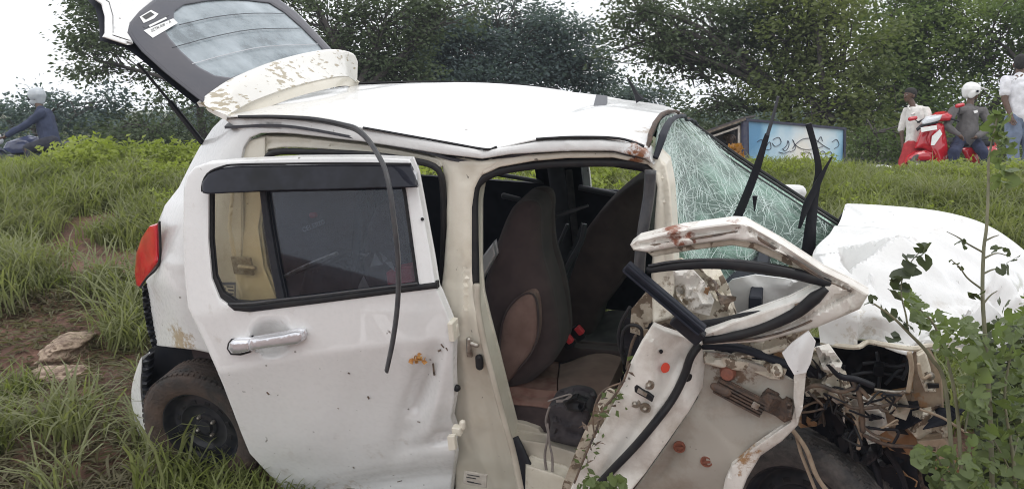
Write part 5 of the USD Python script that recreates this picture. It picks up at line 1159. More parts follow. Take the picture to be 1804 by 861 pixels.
# rear bench, things seen through the door glass
rb = group('rear_seat', car)
obj('backrest', loft([K([-.05, -.05], .62, [.2, 1.4]), K([.02, .02], .64, [.2, 1.4]), K([-.02, -.02], 1.04, [.2, 1.4]), K([-.08, -.08], 1.05, [.2, 1.4])], 20, 16, .12)[0], 'seat_black', rb, smooth=50)
obj('cushion', loft([K([-.05, -.05], .58, [.2, 1.4]), K([.42, .42], .60, [.2, 1.4]), K([.5, .5], .54, [.2, 1.4]), K([.5, .5], .34, [.2, 1.4])], 20, 20, .1)[0], 'seat_black', rb, smooth=50)
obj('seat_cover', panel([(468, 310), (640, 306), (652, 380), (640, 440), (560, 470), (500, 490), (470, 470)], .52, .05, step=12, bev=14, bdep=.05), 'seat_black', rb, smooth=60)
obj('cover_lettering', lettering('CELERIO', (534, 409), (573, 394), 8, lambda px, py, w: S(px, py, .515 + w), .004, True), 'silver', rb)
obj('cover_emblem', hull((*S(550, 379, .522), .014), (*S(556, 378, .522), .012)), 'belt_buckle', rb)
obj('luggage', panel([(540, 470), (600, 440), (640, 455), (660, 480), (660, 540), (520, 550)], .60, .2, step=10, bev=12, bdep=.06, add=[crumple((520, 430, 660, 550), 14, .02, 91)]), 'bag_cloth', rb, smooth=40)
obj('grab_bar', tube(SP([(498, 489), (540, 468), (594, 446)], .40), .009, 8, 12), 'steel_bare', car, smooth=True)
obj('belt_strap', tube(SP([(646, 296), (636, 350), (628, 420), (624, 520)], .32), .018, 6, 20, flat=.3, up=CW), 'black_rubber', car)
obj('seat_shell', panel([(648, 400), (662, 366), (690, 346), (712, 350), (720, 420), (728, 500), (700, 512), (650, 520), (640, 460)], .46, .1, step=9, bev=14, bdep=.05), 'seat_black', car, smooth=50)
for k, pts in enumerate(([(652, 470), (660, 446), (674, 466)], [(668, 444), (682, 456), (676, 462)], [(678, 462), (690, 462), (696, 478)], [(632, 448), (650, 446), (646, 452)], [(628, 510), (640, 486), (652, 510)])):
    obj('glass_shard', panel(pts, .40, .004, step=5), 'plate_grey', car)
obj('red_cloth', panel([(680, 480), (704, 470), (726, 466), (730, 505), (700, 512), (684, 506)], .40, .03, step=5, bev=5, add=[crumple((678, 464, 732, 514), 14, .01, 93)]), 'belt_buckle', car)

# far side of the body, floor, dash, tail
def kpanel(outline, w, thick=.02, holes=(), mat='paint_white', name='side_panel', step=.06, bev=0, add=()):
    s = 400.0
    return obj(name, panel(np.array(outline) * s, w, thick, [np.array(h) * s for h in holes], step * s, bev * s, add=add, mapper=lambda a, b, c: K(a / s, b / s, c)), mat, car, smooth=40)
side = [(-.28, .45), (-.25, .95), (-.16, 1.1), (.18, 1.46), (.45, 1.45), (1.4, 1.41), (1.75, 1.34), (1.95, 1.22), (2.16, 1.07), (2.40, .91), (2.60, .80), (3.0, .76), (3.1, .40), (2.75, .40), (2.7, .58), (2.42, .68), (2.15, .58), (2.1, .30), (.36, .30), (.3, .55), (.0, .68), (-.2, .5)]
rw = [(.42, .94), (1.16, .91), (1.16, 1.36), (.62, 1.36)]
fwn = [(1.42, .89), (2.12, .87), (2.02, 1.08), (1.80, 1.26), (1.66, 1.31), (1.42, 1.33)]
tmb = lambda w0: (lambda px, py: w0 - .26 * np.clip(py / 400 - .95, 0, 1))
kpanel(side, tmb(1.56), .02, [rw, fwn], 'paint_white', 'side_panel')
dsd = [(-.1, .30), (-.1, 1.0), (.3, 1.40), (1.4, 1.385), (1.72, 1.33), (1.93, 1.20), (2.14, 1.04), (2.25, .95), (2.3, .30)]
kpanel(dsd, tmb(1.46), .02, [[(.44, 1.0), (1.17, .975), (1.17, 1.35), (.64, 1.35)], [(1.41, .955), (2.08, .93), (2.0, 1.06), (1.78, 1.24), (1.64, 1.30), (1.41, 1.32)]], 'trim_dark', 'door_trim')
obj('pillar_trim', tube(K([1.30, 1.29, 1.28], [.5, .95, 1.38], [1.43, 1.43, 1.33]), .045, 8, 14, flat=.4, up=CW), 'trim_grey', car, smooth=True)
obj('seat_belt', tube(SP([(1002, 300), (1005, 330), (1012, 400), (1020, 470)], 1.36), .018, 6, 14, flat=.3, up=CW), 'grey_rubber', car)
obj('inner_handle', cat(hull((*S(888, 345, 1.40), .016), (*S(914, 351, 1.40), .014))), 'trim_grey', car)
obj('sill_rail', tube(SP([(840, 302), (900, 311), (957, 321)], 1.44), .012, 6, 12), 'trim_grey', car, smooth=True)
obj('sill_rail', tube(SP([(1020, 330), (1060, 338), (1100, 346)], 1.43), .016, 6, 12), 'trim_grey', car, smooth=True)
obj('floor_pan', boxat(K(1.0, .20, .93), 2.4, 1.2, .04, CL, CW, CU), 'trim_dark', car)
obj('dashboard', loft([K([2.05, 2.0], .55, [.35, 1.45]), K([1.95, 1.92], .78, [.35, 1.45]), K([2.05, 2.02], .93, [.35, 1.45]), K([2.35, 2.3], .96, [.35, 1.45])], 24, 16, .03, lambda u, v: .02 * (fbm(np.stack([u * 5, v * 5, 0 * u], -1), 2, 3) - .5))[0], 'trim_dark', car, smooth=50)
obj('bulkhead', boxat(K(2.32, .62, .85), .04, 1.2, .75, CL, CW, CU), 'trim_dark', car)
obj('tail_panel', boxat(K(-.19, .62, .82), .05, 1.05, .50, CL, CW, CU), 'paint_white', car)
obj('roof_rail', tube(K([.2, .6, 1.4, 1.9], [1.45, 1.445, 1.42, 1.33], [1.40, 1.40, 1.40, 1.37]), .025, 8, 30), 'paint_white', car, smooth=True)

# ------------------------------------------------------------------ things lying on or caught in the wreck
sx = [(420, 206, .17), (480, 206, .165), (540, 209, .15), (575, 214, .12), (606, 221, .09), (628, 228, .05), (648, 246, .0), (664, 270, -.05), (677, 295, -.10), (686, 330, -.14), (693, 380, -.17), (700, 440, -.185), (702, 500, -.19), (699, 550, -.19), (692, 600, -.18), (685, 635, -.17), (681, 653, -.165)]
sp_ = thing('rubber_seal_strip', 'long black rubber seal dangling from the roof over the rear door', 'rubber strip', S(540, 209, .15))
obj('strip', tube(SP(sx, 0), [.006, .008, .009, .010, .011, .012, .012, .013, .013, .014, .014, .014, .014, .014, .014, .013, .012], 8, 120, flat=.55, up=CW), 'grey_rubber', sp_, smooth=50)
obj('lip', tube(SP(sx, 0) - CW * .006 + CL * .004, .0035, 6, 120), 'black_rubber', sp_, smooth=True)
bag = thing('cloth_bag', 'crumpled dark grey cloth bag with pale straps on the front seat edge', 'bag', S(1000, 780, .2))
obj('body', panel([(966, 716), (985, 706), (1010, 702), (1036, 712), (1040, 740), (1030, 775), (1018, 786), (985, 780), (966, 772), (970, 745)], .16, .10, step=5, bev=10, bdep=.05, curve=True, add=[ridges(([(970, 730), (1000, 745), (1030, 742)], 4, .012), ([(968, 750), (1000, 758), (1030, 764)], 4, .012), ([(975, 765), (1010, 735), (1030, 715)], 4, .010), ([(972, 712), (1000, 722), (1036, 722)], 4, -.012)), crumple((960, 700, 1045, 790), 30, .008, 95)]), 'bag_cloth', bag, smooth=35)
obj('bag_mouth', panel([(990, 705), (1015, 700), (1034, 708), (1026, 726), (1000, 722)], .13, .03, step=5, bev=4, add=[crumple((985, 698, 1040, 730), 14, .012, 96)]), 'black_rubber', bag, smooth=25)
obj('strap', tube(SP([(968, 716), (962, 740), (966, 765), (960, 800), (964, 832), (972, 834), (973, 806), (968, 780), (964, 745)], .12), .006, 6, 60, flat=.5), 'strap_cloth', bag, smooth=True)
obj('strap', tube(SP([(966, 706), (985, 699), (1006, 694), (996, 704), (980, 706)], .13), .006, 6, 30, flat=.5), 'strap_cloth', bag, smooth=True)
sg = thing('uprooted_twig', 'muddy uprooted twig with small leaves caught in the crushed front door', 'twig', S(1060, 760, -.16))
stem_px = [(1110, 640), (1098, 672), (1080, 700), (1062, 722), (1050, 760), (1032, 800), (1012, 850)]
obj('stem', tube(SP(stem_px, -.17), .004, 5, 40), 'wire_brown', sg, smooth=True)
obj('stem', tube(SP([(1098, 672), (1060, 690), (1045, 730), (1048, 770)], -.175), .003, 5, 30), 'wire_brown', sg, smooth=True)
rl = np.random.default_rng(15)
lp = np.array([S(x + a, y + b, -.175 + c) for (x, y), a, b, c in zip([stem_px[i] for i in rl.integers(1, 6, 70)], rl.normal(0, 13, 70), rl.normal(0, 15, 70), rl.normal(0, .02, 70))])
obj('leaves', leaf_quads(lp[:42], .03, rl, .5, .1, .3), 'shrub_leaf', sg, smooth=False)
obj('withered_leaves', leaf_quads(lp[42:], .035, rl, .35, .2, .3), 'wire_brown', sg, smooth=False)
# ------------------------------------------------------------------ people, scooter, motorcycle, stall
def cloth(name, c, k=.8, rough=.9, **kw):
    plain(name, c, tuple(x * k for x in c), rough=rough, scale=14, bump=.4, bscale=40, **kw)
cloth('shirt_white', (.72, .69, .65)); cloth('tshirt_white', (.74, .74, .77)); cloth('lungi_red', (.42, .035, .04)); cloth('jacket_grey', (.12, .112, .112)); cloth('trousers_navy', (.022, .028, .065)); cloth('jeans_blue', (.16, .20, .28))
cloth('jacket_blue', (.035, .045, .085)); cloth('trousers_dark', (.03, .032, .045))
plain('skin', (.11, .062, .042), (.08, .045, .03), rough=.5, scale=30)
plain('hair_black', (.012, .011, .011), (.02, .018, .017), rough=.8, scale=80, bump=.6, bscale=200)
plain('helmet_white', (.78, .78, .76), (.72, .72, .70), rough=.18, scale=8, coat_weight=.6)
plain('helmet_grey', (.45, .48, .50), (.36, .39, .42), rough=.25, scale=8, coat_weight=.5)
plain('scooter_red', (.46, .012, .022), (.40, .010, .02), rough=.16, scale=6, coat_weight=.8)
plain('eye_white', (.5, .48, .44), rough=.3); plain('lens', (.65, .67, .7), (.5, .52, .55), rough=.1, scale=60)
plain('bike_blue', (.035, .045, .10), (.03, .035, .07), rough=.25, coat_weight=.6)
plain('weathered_wood', (.20, .16, .13), (.10, .085, .07), rough=.9, scale=25, bump=.5)
plain('tin_dark', (.05, .05, .06), (.09, .07, .06), rough=.7, scale=12, bump=.3)
plain('frame_navy', (.022, .026, .06), (.05, .05, .07), rough=.6, scale=20)
plain('post_pale', (.55, .52, .48), (.38, .34, .30), rough=.7, scale=30)

def flesh(bones, ref=.035, it=8, fold=0.0):
    """bones: (point, radius, point, radius); one closed smooth skin over all of them."""
    ms = [hull((*a, ra), (*b, rb)) for a, ra, b, rb in bones]
    m = manifold3d.Manifold.batch_boolean(ms, manifold3d.OpType.Add).refine_to_length(ref)
    q = m.to_mesh()
    t = trimesh.Trimesh(q.vert_properties[:, :3], q.tri_verts, process=True)
    trimesh.smoothing.filter_taubin(t, iterations=it)
    if fold:
        v = np.array(t.vertices)
        t.vertices = v + t.vertex_normals * (fold * 2.2 * (fbm(v * np.array([9, 9, 5.0]) + 0.25 * np.sin(v[:, [2, 0, 1]] * 14), 3, 3) - .5))[:, None]
    return np.array(t.vertices), np.array(t.faces)

class Pose:
    """Joints named from where they are seen, d metres off, with a real scale of metres per pixel."""
    def __init__(s, d): s.d = d; s.m = d / F
    def __call__(s, px, py, dy=0.0): return at(float(px), float(py), s.d + dy)

def hand(wr, el, side):
    """Palm, four unequal fingers and a thumb, hanging on from the forearm."""
    f = (wr - el) / np.linalg.norm(wr - el); n = np.cross(f, side); n /= np.linalg.norm(n)
    side = np.cross(n, f)
    b = [(wr, .026, wr + f * .07, .030)]
    for k, ln in enumerate((.062, .074, .070, .052)):
        r0 = wr + f * .075 + side * (k - 1.5) * .020
        m_ = r0 + f * ln * .55 + n * .004
        b += [(r0, .0095, m_, .009), (m_, .009, m_ + f * ln * .45 + n * .016, .0075)]
    t0 = wr + f * .025 - side * .030
    b += [(t0, .012, t0 + f * .035 - side * .020, .010), (t0 + f * .035 - side * .020, .010, t0 + f * .065 - side * .018 + n * .01, .008)]
    return b

def head_bones(c, face, r=.092):
    face = np.asarray(face, float) / np.linalg.norm(face); up = np.array([0, 0, 1.0]); s = np.cross(face, up)
    return [(c + up * .03 - face * .015, r, c + up * .025 + face * .02, r * .92), (c - up * .05 + face * .045, .052, c - up * .085 + face * .065, .036), (c - up * .02 + face * .04, .066, c + up * .02 + face * .03, .075),
            (c - up * .005 + face * .098, .012, c - up * .03 + face * .112, .016), (c + s * .088 - face * .01, .018, c + s * .09 - up * .03 - face * .005, .014), (c - s * .088 - face * .01, .018, c - s * .09 - up * .03 - face * .005, .014),
            (c - up * .056 + face * .088, .014, c - up * .062 + face * .088, .014)]

def face_bits(p, c, face, hair=True):
    face = np.asarray(face, float) / np.linalg.norm(face); up = np.array([0, 0, 1.0]); s = np.cross(face, up)
    for k in (-1, 1):
        e = c + face * .088 + s * k * .032 + up * .008
        obj('eye', hull((*e, .010),), 'eye_white', p)
        obj('eyebrow', hull((*(e + up * .02 - s * .012 + face * .004), .005), (*(e + up * .02 + s * .014 + face * .002), .005)), 'hair_black', p)
    obj('mouth', hull((*(c - up * .058 + face * .098 - s * .018), .005), (*(c - up * .058 + face * .098 + s * .018), .005)), 'red_plug', p)
    if hair:
        v, f = flesh([(c + up * .045 - face * .025, .098, c + up * .055 + face * .012, .088), (c + up * .0 - face * .045, .085, c + up * .04 - face * .03, .095)], .03, 6)
        obj('hair', (v, f), 'hair_black', p, smooth=True)

# --- man in the white shirt
J = Pose(14.6)
p = thing('person', 'man in white shirt and red wrap standing behind the red scooter', 'person', J(1606, 313))
hc = J(1603, 168); fc = np.array([-1, -.25, -.05])
sn, sf = J(1631, 194, -.10), J(1596, 195, .14)
el, wr = J(1641, 226, -.16), J(1634, 254, -.2)
el2, wr2 = J(1588, 226, .16), J(1590, 254, .1)
hipn, hipf = J(1619, 256, -.06), J(1607, 256, .08)
body = head_bones(hc, fc) + [(hc + [0, 0, -.06], .055, J(1609, 188), .062), (J(1609, 190), .07, J(1614, 200), .12), (sn, .055, sf, .055), (J(1613, 200), .14, J(1613, 235), .135), (J(1613, 235), .135, J(1612, 256), .14),
    (sn, .055, el, .043), (el, .043, wr, .028), (sf, .055, el2, .043), (el2, .043, wr2, .028), (hipn, .09, J(1616, 284, -.06), .062), (J(1616, 284, -.06), .062, J(1612, 311, -.03), .04), (hipf, .09, J(1603, 284, .08), .062), (J(1603, 284, .08), .062, J(1599, 311, .1), .04),
    (J(1612, 311, -.03), .04, J(1604, 314, -.1), .032), (J(1599, 311, .1), .04, J(1591, 314, .04), .032)] + hand(wr, el, np.array([.3, -1, 0])) + hand(wr2, el2, np.array([-.3, 1, 0]))
obj('body', flesh(body), 'skin', p, smooth=True)
face_bits(p, hc, fc)
obj('shirt', flesh([(J(1610, 189), .075, J(1614, 200), .13), (sn, .068, sf, .068), (J(1613, 200), .158, J(1612, 235), .155), (J(1612, 235), .155, J(1611, 262), .175), (sn, .068, el, .064), (sf, .068, el2, .064)], .022, 6, .028), 'shirt_white', p, smooth=True)
obj('collar', tube([J(1604, 194, -.12), J(1600, 188, -.05), J(1606, 184, .06), J(1616, 187, .04), J(1618, 193, -.08), J(1606, 202, -.15)], .016, 6, 24, flat=.6), 'shirt_white', p, smooth=True)
obj('lungi', flesh([(J(1612, 258), .165, J(1609, 262), .17), (J(1606, 262, -.05), .16, J(1595, 309, -.05), .15), (J(1614, 262, .05), .14, J(1611, 309, .05), .13)], .022, 6, .028), 'lungi_red', p, smooth=True)

# --- rider in the white helmet, leaning on the scooter
J = Pose(14.5)
p = thing('person', 'man in white helmet and grey jacket sitting sideways on the red scooter', 'person', J(1730, 310))
hc = J(1712, 163); fc = np.array([1, -.35, -.12])
sn, sf = J(1680, 194, -.06), J(1732, 196, -.02)
e1, w1 = J(1668, 222, -.16), J(1688, 237, -.30)
e2, w2 = J(1744, 226, -.12), J(1722, 240, -.30)
h1, h2 = J(1690, 250, -.02), J(1716, 250, .02)
k1, a1 = J(1681, 268, -.38), J(1679, 305, -.34)
k2, a2 = J(1732, 268, -.36), J(1738, 306, -.30)
body = head_bones(hc, fc) + [(hc + [0, 0, -.05], .055, J(1708, 188), .062), (J(1707, 190), .075, J(1706, 205), .13), (sn, .06, sf, .06), (J(1706, 205), .15, J(1704, 248), .14), (sn, .058, e1, .046), (e1, .046, w1, .03), (sf, .058, e2, .046), (e2, .046, w2, .03),
    (h1, .095, k1, .068), (k1, .068, a1, .042), (h2, .095, k2, .068), (k2, .068, a2, .042), (a1, .042, a1 + [-.04, -.16, -.05], .034), (a2, .042, a2 + [.08, -.14, -.05], .034)] + hand(w1, e1, np.array([0, -1, .3])) + hand(w2, e2, np.array([0, -1, .3]))
obj('body', flesh(body), 'skin', p, smooth=True)
face_bits(p, hc, fc, hair=False)
obj('jacket', flesh([(J(1708, 188), .075, J(1706, 198), .13), (sn, .08, sf, .08), (J(1706, 203), .175, J(1702, 240), .175), (J(1702, 240), .175, J(1702, 249), .165), (sn, .078, e1, .066), (e1, .066, w1, .045), (sf, .078, e2, .066), (e2, .066, w2, .045)], .022, 5, .028), 'jacket_grey', p, smooth=True)
obj('jacket_logo', panel([(1715, 196), (1722, 194), (1723, 198), (1717, 200)], 0, .01, step=2, mapper=lambda a, b, w: at(a, b, 14.5 - .215 + w)), 'sticker_white', p)
obj('trousers', flesh([(h1, .12, k1, .088), (k1, .088, a1, .062), (h2, .12, k2, .088), (k2, .088, a2, .062), (h1, .13, h2, .13)], .022, 6, .028), 'trousers_navy', p, smooth=True)
obj('shoe', flesh([(a1 + [0, 0, -.04], .045, a1 + [-.05, -.18, -.06], .04)]), 'black_rubber', p, smooth=True)
obj('shoe', flesh([(a2 + [0, 0, -.04], .045, a2 + [.09, -.16, -.06], .04)]), 'black_rubber', p, smooth=True)
hm_ = group('helmet', p)
up = np.array([0, 0, 1.0]); ff = fc / np.linalg.norm(fc); ss = np.cross(ff, up)
sh = flesh([(hc + up * .05 - ff * .035, .138, hc + up * .055 + ff * .02, .132), (hc - up * .04 - ff * .075, .085, hc + up * .02 - ff * .05, .12), (hc - up * .06 + ss * .075 - ff * .02, .055, hc + ss * .06, .085), (hc - up * .06 - ss * .075 - ff * .02, .055, hc - ss * .06, .085)], .025, 6)
obj('shell', sh, 'helmet_white', hm_, smooth=True)
obj('peak', flesh([(hc + up * .10 + ff * .12 + ss * .07, .014, hc + up * .075 + ff * .25 + ss * .03, .010), (hc + up * .10 + ff * .12 - ss * .07, .014, hc + up * .075 + ff * .25 - ss * .03, .010), (hc + up * .10 + ff * .12 + ss * .07, .014, hc + up * .10 + ff * .12 - ss * .07, .014), (hc + up * .075 + ff * .25 + ss * .03, .01, hc + up * .10 + ff * .12 - ss * .06, .012)], .02, 3), 'helmet_white', hm_, smooth=True)
obj('vent', hull((*(hc + up * .02 + ss * -.0 - np.array([0, .142, 0]) + ff * .02), .022),), 'black_plastic', hm_)
obj('strap', tube([hc - up * .05 - ss * .09, hc - up * .11 + ff * .03, hc - up * .05 + ss * .09], .008, 6, 12), 'black_rubber', hm_)

# --- red scooter
J = Pose(14.35)
DM = lambda o: (lambda a, b, w: at(a, b, 14.35 + o + w))
sc_ = thing('scooter', 'red scooter parked on the road verge beyond the crest', 'scooter', J(1660, 312))
ax_ = np.array([.45, -.9, 0])
def small_wheel(c, r, parent):
    a = ax_ / np.linalg.norm(ax_)
    w_ = group('wheel', parent)
    obj('tyre', revolve([(r * .68, -.04), (r * .9, -.05), (r, -.03), (r, .03), (r * .9, .05), (r * .68, .04)], a, c, 32), 'front_tyre_rubber', w_, smooth=True)
    obj('rim', revolve([(0, .03), (r * .3, .03), (r * .35, .01), (r * .66, .015), (r * .7, .04), (r * .7, -.04), (0, -.04)], a, c, 24), 'silver', w_, smooth=30)
small_wheel(J(1617, 293), .23, sc_); small_wheel(J(1735, 291, .35), .23, sc_)
obj('front_fender', panel([(1595, 288), (1600, 276), (1614, 267), (1630, 263), (1646, 266), (1648, 290), (1636, 284), (1616, 284)], 0, .22, step=4, bev=7, bdep=.09, curve=False, mapper=DM(-.10)), 'scooter_red', sc_, smooth=60)
obj('leg_shield', panel([(1611, 262), (1620, 238), (1634, 218), (1650, 212), (1664, 220), (1668, 245), (1672, 270), (1668, 293), (1652, 292), (1644, 272), (1628, 263)], lambda a, b: -.0012 * (a - 1640) ** 2 * .1 * 0 - .04 + .0016 * np.abs(a - 1640), .16, step=4, bev=9, bdep=.10, mapper=DM(-.08)), 'scooter_red', sc_, smooth=60)
obj('shield_crease', tube([J(1642, 222, -.14), J(1636, 245, -.16), J(1648, 272, -.14)], .012, 6, 14), 'scooter_red', sc_)
obj('shield_flash', panel([(1642, 240), (1656, 228), (1660, 236), (1646, 256), (1640, 256)], 0, .01, step=4, mapper=DM(-.17)), 'sticker_white', sc_)
obj('number_plate', panel([(1622, 225), (1650, 221), (1651, 228), (1623, 233)], 0, .01, step=4, mapper=DM(-.22)), 'sticker_white', sc_)
obj('plate_holder', panel([(1614, 228), (1626, 218), (1652, 213), (1654, 217), (1628, 223), (1616, 232)], 0, .06, step=4, bev=2, mapper=DM(-.20)), 'black_plastic', sc_)
obj('headlamp', panel([(1624, 216), (1632, 208), (1650, 204), (1660, 203), (1656, 212), (1642, 218), (1626, 222)], 0, .10, step=4, bev=4, bdep=.05, mapper=DM(-.20)), 'lens', sc_, smooth=60)
obj('handlebar_cowl', panel([(1640, 208), (1650, 201), (1666, 199), (1678, 204), (1674, 213), (1656, 214)], 0, .16, step=4, bev=5, bdep=.06, mapper=DM(-.12)), 'scooter_red', sc_, smooth=60)
obj('handlebar', tube([J(1616, 216, .05), J(1640, 206, -.02), J(1668, 208, -.05), J(1690, 214, -.18)], .017, 8, 20), 'black_plastic', sc_, smooth=True)
for (mx, my, md), (sx_, sy_) in (((1608, 209, .0), (1620, 217)), ((1691, 186, -.2), (1688, 206))):
    mc = J(mx, my, md)
    mi = group('mirror', sc_)
    obj('housing', flesh([(mc - [.045, 0, 0.01], .038, mc + [.05, 0, .012], .034)], .02, 4), 'scooter_red', mi, smooth=True)
    obj('stalk', tube([J(sx_, sy_, md), (J(sx_, sy_, md) + mc) / 2 + [.01, 0, 0], mc], .008, 6, 10), 'black_rubber', mi)
obj('footboard', panel([(1664, 292), (1690, 290), (1716, 294), (1716, 301), (1670, 302)], 0, .25, step=4, bev=3, mapper=DM(-.02)), 'silver', sc_)
obj('seat', panel([(1672, 250), (1700, 247), (1735, 245), (1752, 248), (1752, 256), (1735, 259), (1690, 259)], 0, .30, step=4, bev=4, bdep=.06, mapper=DM(.02)), 'black_plastic', sc_, smooth=60)
obj('rear_body', panel([(1690, 259), (1735, 258), (1756, 255), (1758, 268), (1748, 284), (1725, 290), (1704, 286)], 0, .30, step=4, bev=7, bdep=.09, mapper=DM(.02)), 'scooter_red', sc_, smooth=60)
obj('grab_rail', tube([J(1742, 246, .05), J(1760, 246, .1), J(1758, 254, .25)], .014, 6, 12), 'silver', sc_)

# --- man with his back turned at the right edge
J = Pose(11.6)
p = thing('person', 'man in white tee shirt and pale jeans at the right edge', 'person', J(1795, 322))
hc = J(1799, 113); fc = np.array([.6, .7, -.1])
sn, sf = J(1772, 142, 0), J(1822, 140, .06)
el, wr = J(1770, 176, -.02), J(1781, 205, -.10); e2, w2 = J(1832, 174, .02), J(1826, 205, -.1)
body = head_bones(hc, fc) + [(hc - [0, 0, .06], .058, J(1798, 135), .065), (J(1798, 136), .08, J(1797, 150), .14), (sn, .06, sf, .06), (J(1797, 150), .15, J(1796, 205), .14), (sn, .058, el, .045), (el, .045, wr, .03), (sf, .058, e2, .045), (e2, .045, w2, .03),
    (J(1786, 215), .10, J(1784, 262), .068), (J(1784, 262), .068, J(1786, 312), .042), (J(1808, 215), .10, J(1812, 262), .068), (J(1812, 262), .068, J(1812, 312), .042), (J(1786, 312), .042, J(1784, 319, -.12), .036), (J(1812, 312), .042, J(1816, 319, -.1), .036)] + hand(wr, el, np.array([1, -.3, 0])) + hand(w2, e2, np.array([-1, -.3, 0]))
obj('body', flesh(body), 'skin', p, smooth=True)
face_bits(p, hc, fc)
obj('tee_shirt', flesh([(J(1798, 135), .085, J(1797, 150), .15), (sn, .075, sf, .075), (J(1797, 152), .175, J(1796, 190), .165), (J(1796, 190), .165, J(1796, 204), .165), (sn, .078, sn + (el - sn) * .62, .075), (sf, .078, sf + (e2 - sf) * .62, .075)], .022, 6, .028), 'tshirt_white', p, smooth=True)
obj('jeans', flesh([(J(1786, 213), .125, J(1784, 262), .09), (J(1784, 262), .09, J(1786, 312), .066), (J(1808, 213), .125, J(1812, 262), .09), (J(1812, 262), .09, J(1812, 312), .066), (J(1788, 210), .135, J(1806, 210), .135)], .022, 6, .028), 'jeans_blue', p, smooth=True)
obj('shoe', flesh([(J(1786, 316), .05, J(1783, 320, -.18), .042)]), 'black_rubber', p, smooth=True); obj('shoe', flesh([(J(1812, 316), .05, J(1817, 320, -.16), .042)]), 'black_rubber', p, smooth=True)

# --- motorcycle passing on the left, with its rider
J = Pose(14.9)
mb = thing('motorcycle', 'dark blue motorcycle at the left edge, half hidden by the grass', 'motorcycle', J(50, 306))
ax_ = np.array([0.05, -1, 0])
small_wheel(J(-22, 289), .29, mb); small_wheel(J(100, 289), .29, mb)
DB = lambda o: (lambda a, b, w: at(a, b, 14.9 + o + w))
obj('tank', panel([(5, 262), (12, 250), (30, 244), (48, 248), (58, 258), (52, 270), (20, 272)], 0, .26, step=4, bev=8, bdep=.09, mapper=DB(-.13)), 'bike_blue', mb, smooth=60)
obj('seat', panel([(52, 262), (66, 258), (100, 254), (120, 252), (122, 260), (90, 268), (58, 270)], 0, .24, step=4, bev=4, bdep=.05, mapper=DB(-.12)), 'black_plastic', mb, smooth=60)
obj('side_panel', panel([(50, 270), (90, 267), (112, 262), (104, 276), (70, 288), (50, 286)], 0, .22, step=4, bev=5, bdep=.06, mapper=DB(-.11)), 'bike_blue', mb, smooth=60)
obj('engine', panel([(10, 274), (46, 272), (54, 300), (16, 302)], 0, .26, step=5, bev=5, bdep=.05, mapper=DB(-.13), add=[crumple((8, 270, 56, 304), 14, .02, 3)]), 'steel_black', mb)
obj('fork', cat(tube([J(2, 238, -.08), J(-12, 265, -.08), J(-22, 289, -.08)], .02, 8, 8), tube([J(2, 238, .08), J(-12, 265, .08), J(-22, 289, .08)], .02, 8, 8)), 'silver', mb)
obj('front_fender', panel([(-44, 276), (-30, 262), (-12, 262), (2, 274), (-10, 270), (-28, 270)], 0, .14, step=4, bev=2, mapper=DB(-.07)), 'bike_blue', mb)
obj('headlamp', flesh([(J(-8, 246, -.02), .085, J(-2, 248, -.02), .08)], .03, 4), 'lens', mb, smooth=True)
obj('handlebar', tube([J(10, 240, -.34), J(6, 236, -.18), J(2, 240, 0), J(6, 236, .18), J(10, 240, .34)], .014, 8, 24), 'black_plastic', mb, smooth=True)
obj('rear_rack', tube([J(112, 256, -.1), J(136, 261, -.1), J(146, 262, 0), J(136, 261, .1), J(112, 256, .1)], .014, 8, 20), 'silver', mb, smooth=True)
obj('exhaust', tube([J(40, 300, -.16), J(70, 300, -.18), J(118, 288, -.18)], [.02, .035, .045], 8, 12), 'silver', mb, smooth=True)
p = thing('person', 'rider in dark blue jacket and grey helmet on the motorcycle', 'person', J(80, 262))
hc = J(64, 172); fc = np.array([-1, -.1, -.05])
sn, sf = J(74, 200, -.17), J(74, 200, .17)
el, wr = J(42, 222, -.22), J(14, 238, -.30); e2, w2 = J(42, 222, .22), J(14, 238, .30)
hn, hf_ = J(92, 250, -.10), J(92, 250, .10); kn, kf = J(48, 262, -.20), J(48, 262, .20); an, af = J(60, 298, -.18), J(60, 298, .18)
body = head_bones(hc, fc) + [(hc - [0, 0, .05], .055, J(72, 194), .062), (J(72, 196), .08, J(78, 210), .14), (sn, .06, sf, .06), (J(78, 208), .15, J(90, 248), .14), (sn, .058, el, .046), (el, .046, wr, .03), (sf, .058, e2, .046), (e2, .046, w2, .03), (hn, .095, kn, .068), (kn, .068, an, .042), (hf_, .095, kf, .068), (kf, .068, af, .042),
    (an, .042, an + [-.16, 0, -.05], .034), (af, .042, af + [-.16, 0, -.05], .034)] + hand(wr, el, np.array([0, -1, 0])) + hand(w2, e2, np.array([0, 1, 0]))
obj('body', flesh(body), 'skin', p, smooth=True)
face_bits(p, hc, fc, hair=False)
obj('jacket', flesh([(J(73, 194), .08, J(77, 206), .14), (sn, .08, sf, .08), (J(78, 206), .175, J(90, 250), .175), (sn, .08, el, .068), (el, .068, wr, .046), (sf, .08, e2, .068), (e2, .068, w2, .046)], .022, 6, .028), 'jacket_blue', p, smooth=True)
obj('trousers', flesh([(hn, .12, kn, .09), (kn, .09, an, .062), (hf_, .12, kf, .09), (kf, .09, af, .062), (hn, .12, hf_, .12)], .022, 6, .028), 'trousers_dark', p, smooth=True)
obj('shoe', flesh([(an - [0, 0, .03], .045, an + [-.18, 0, -.06], .04)]), 'black_rubber', p, smooth=True); obj('shoe', flesh([(af - [0, 0, .03], .045, af + [-.18, 0, -.06], .04)]), 'black_rubber', p, smooth=True)
hm_ = group('helmet', p); ff = fc / np.linalg.norm(fc); ss = np.cross(ff, up)
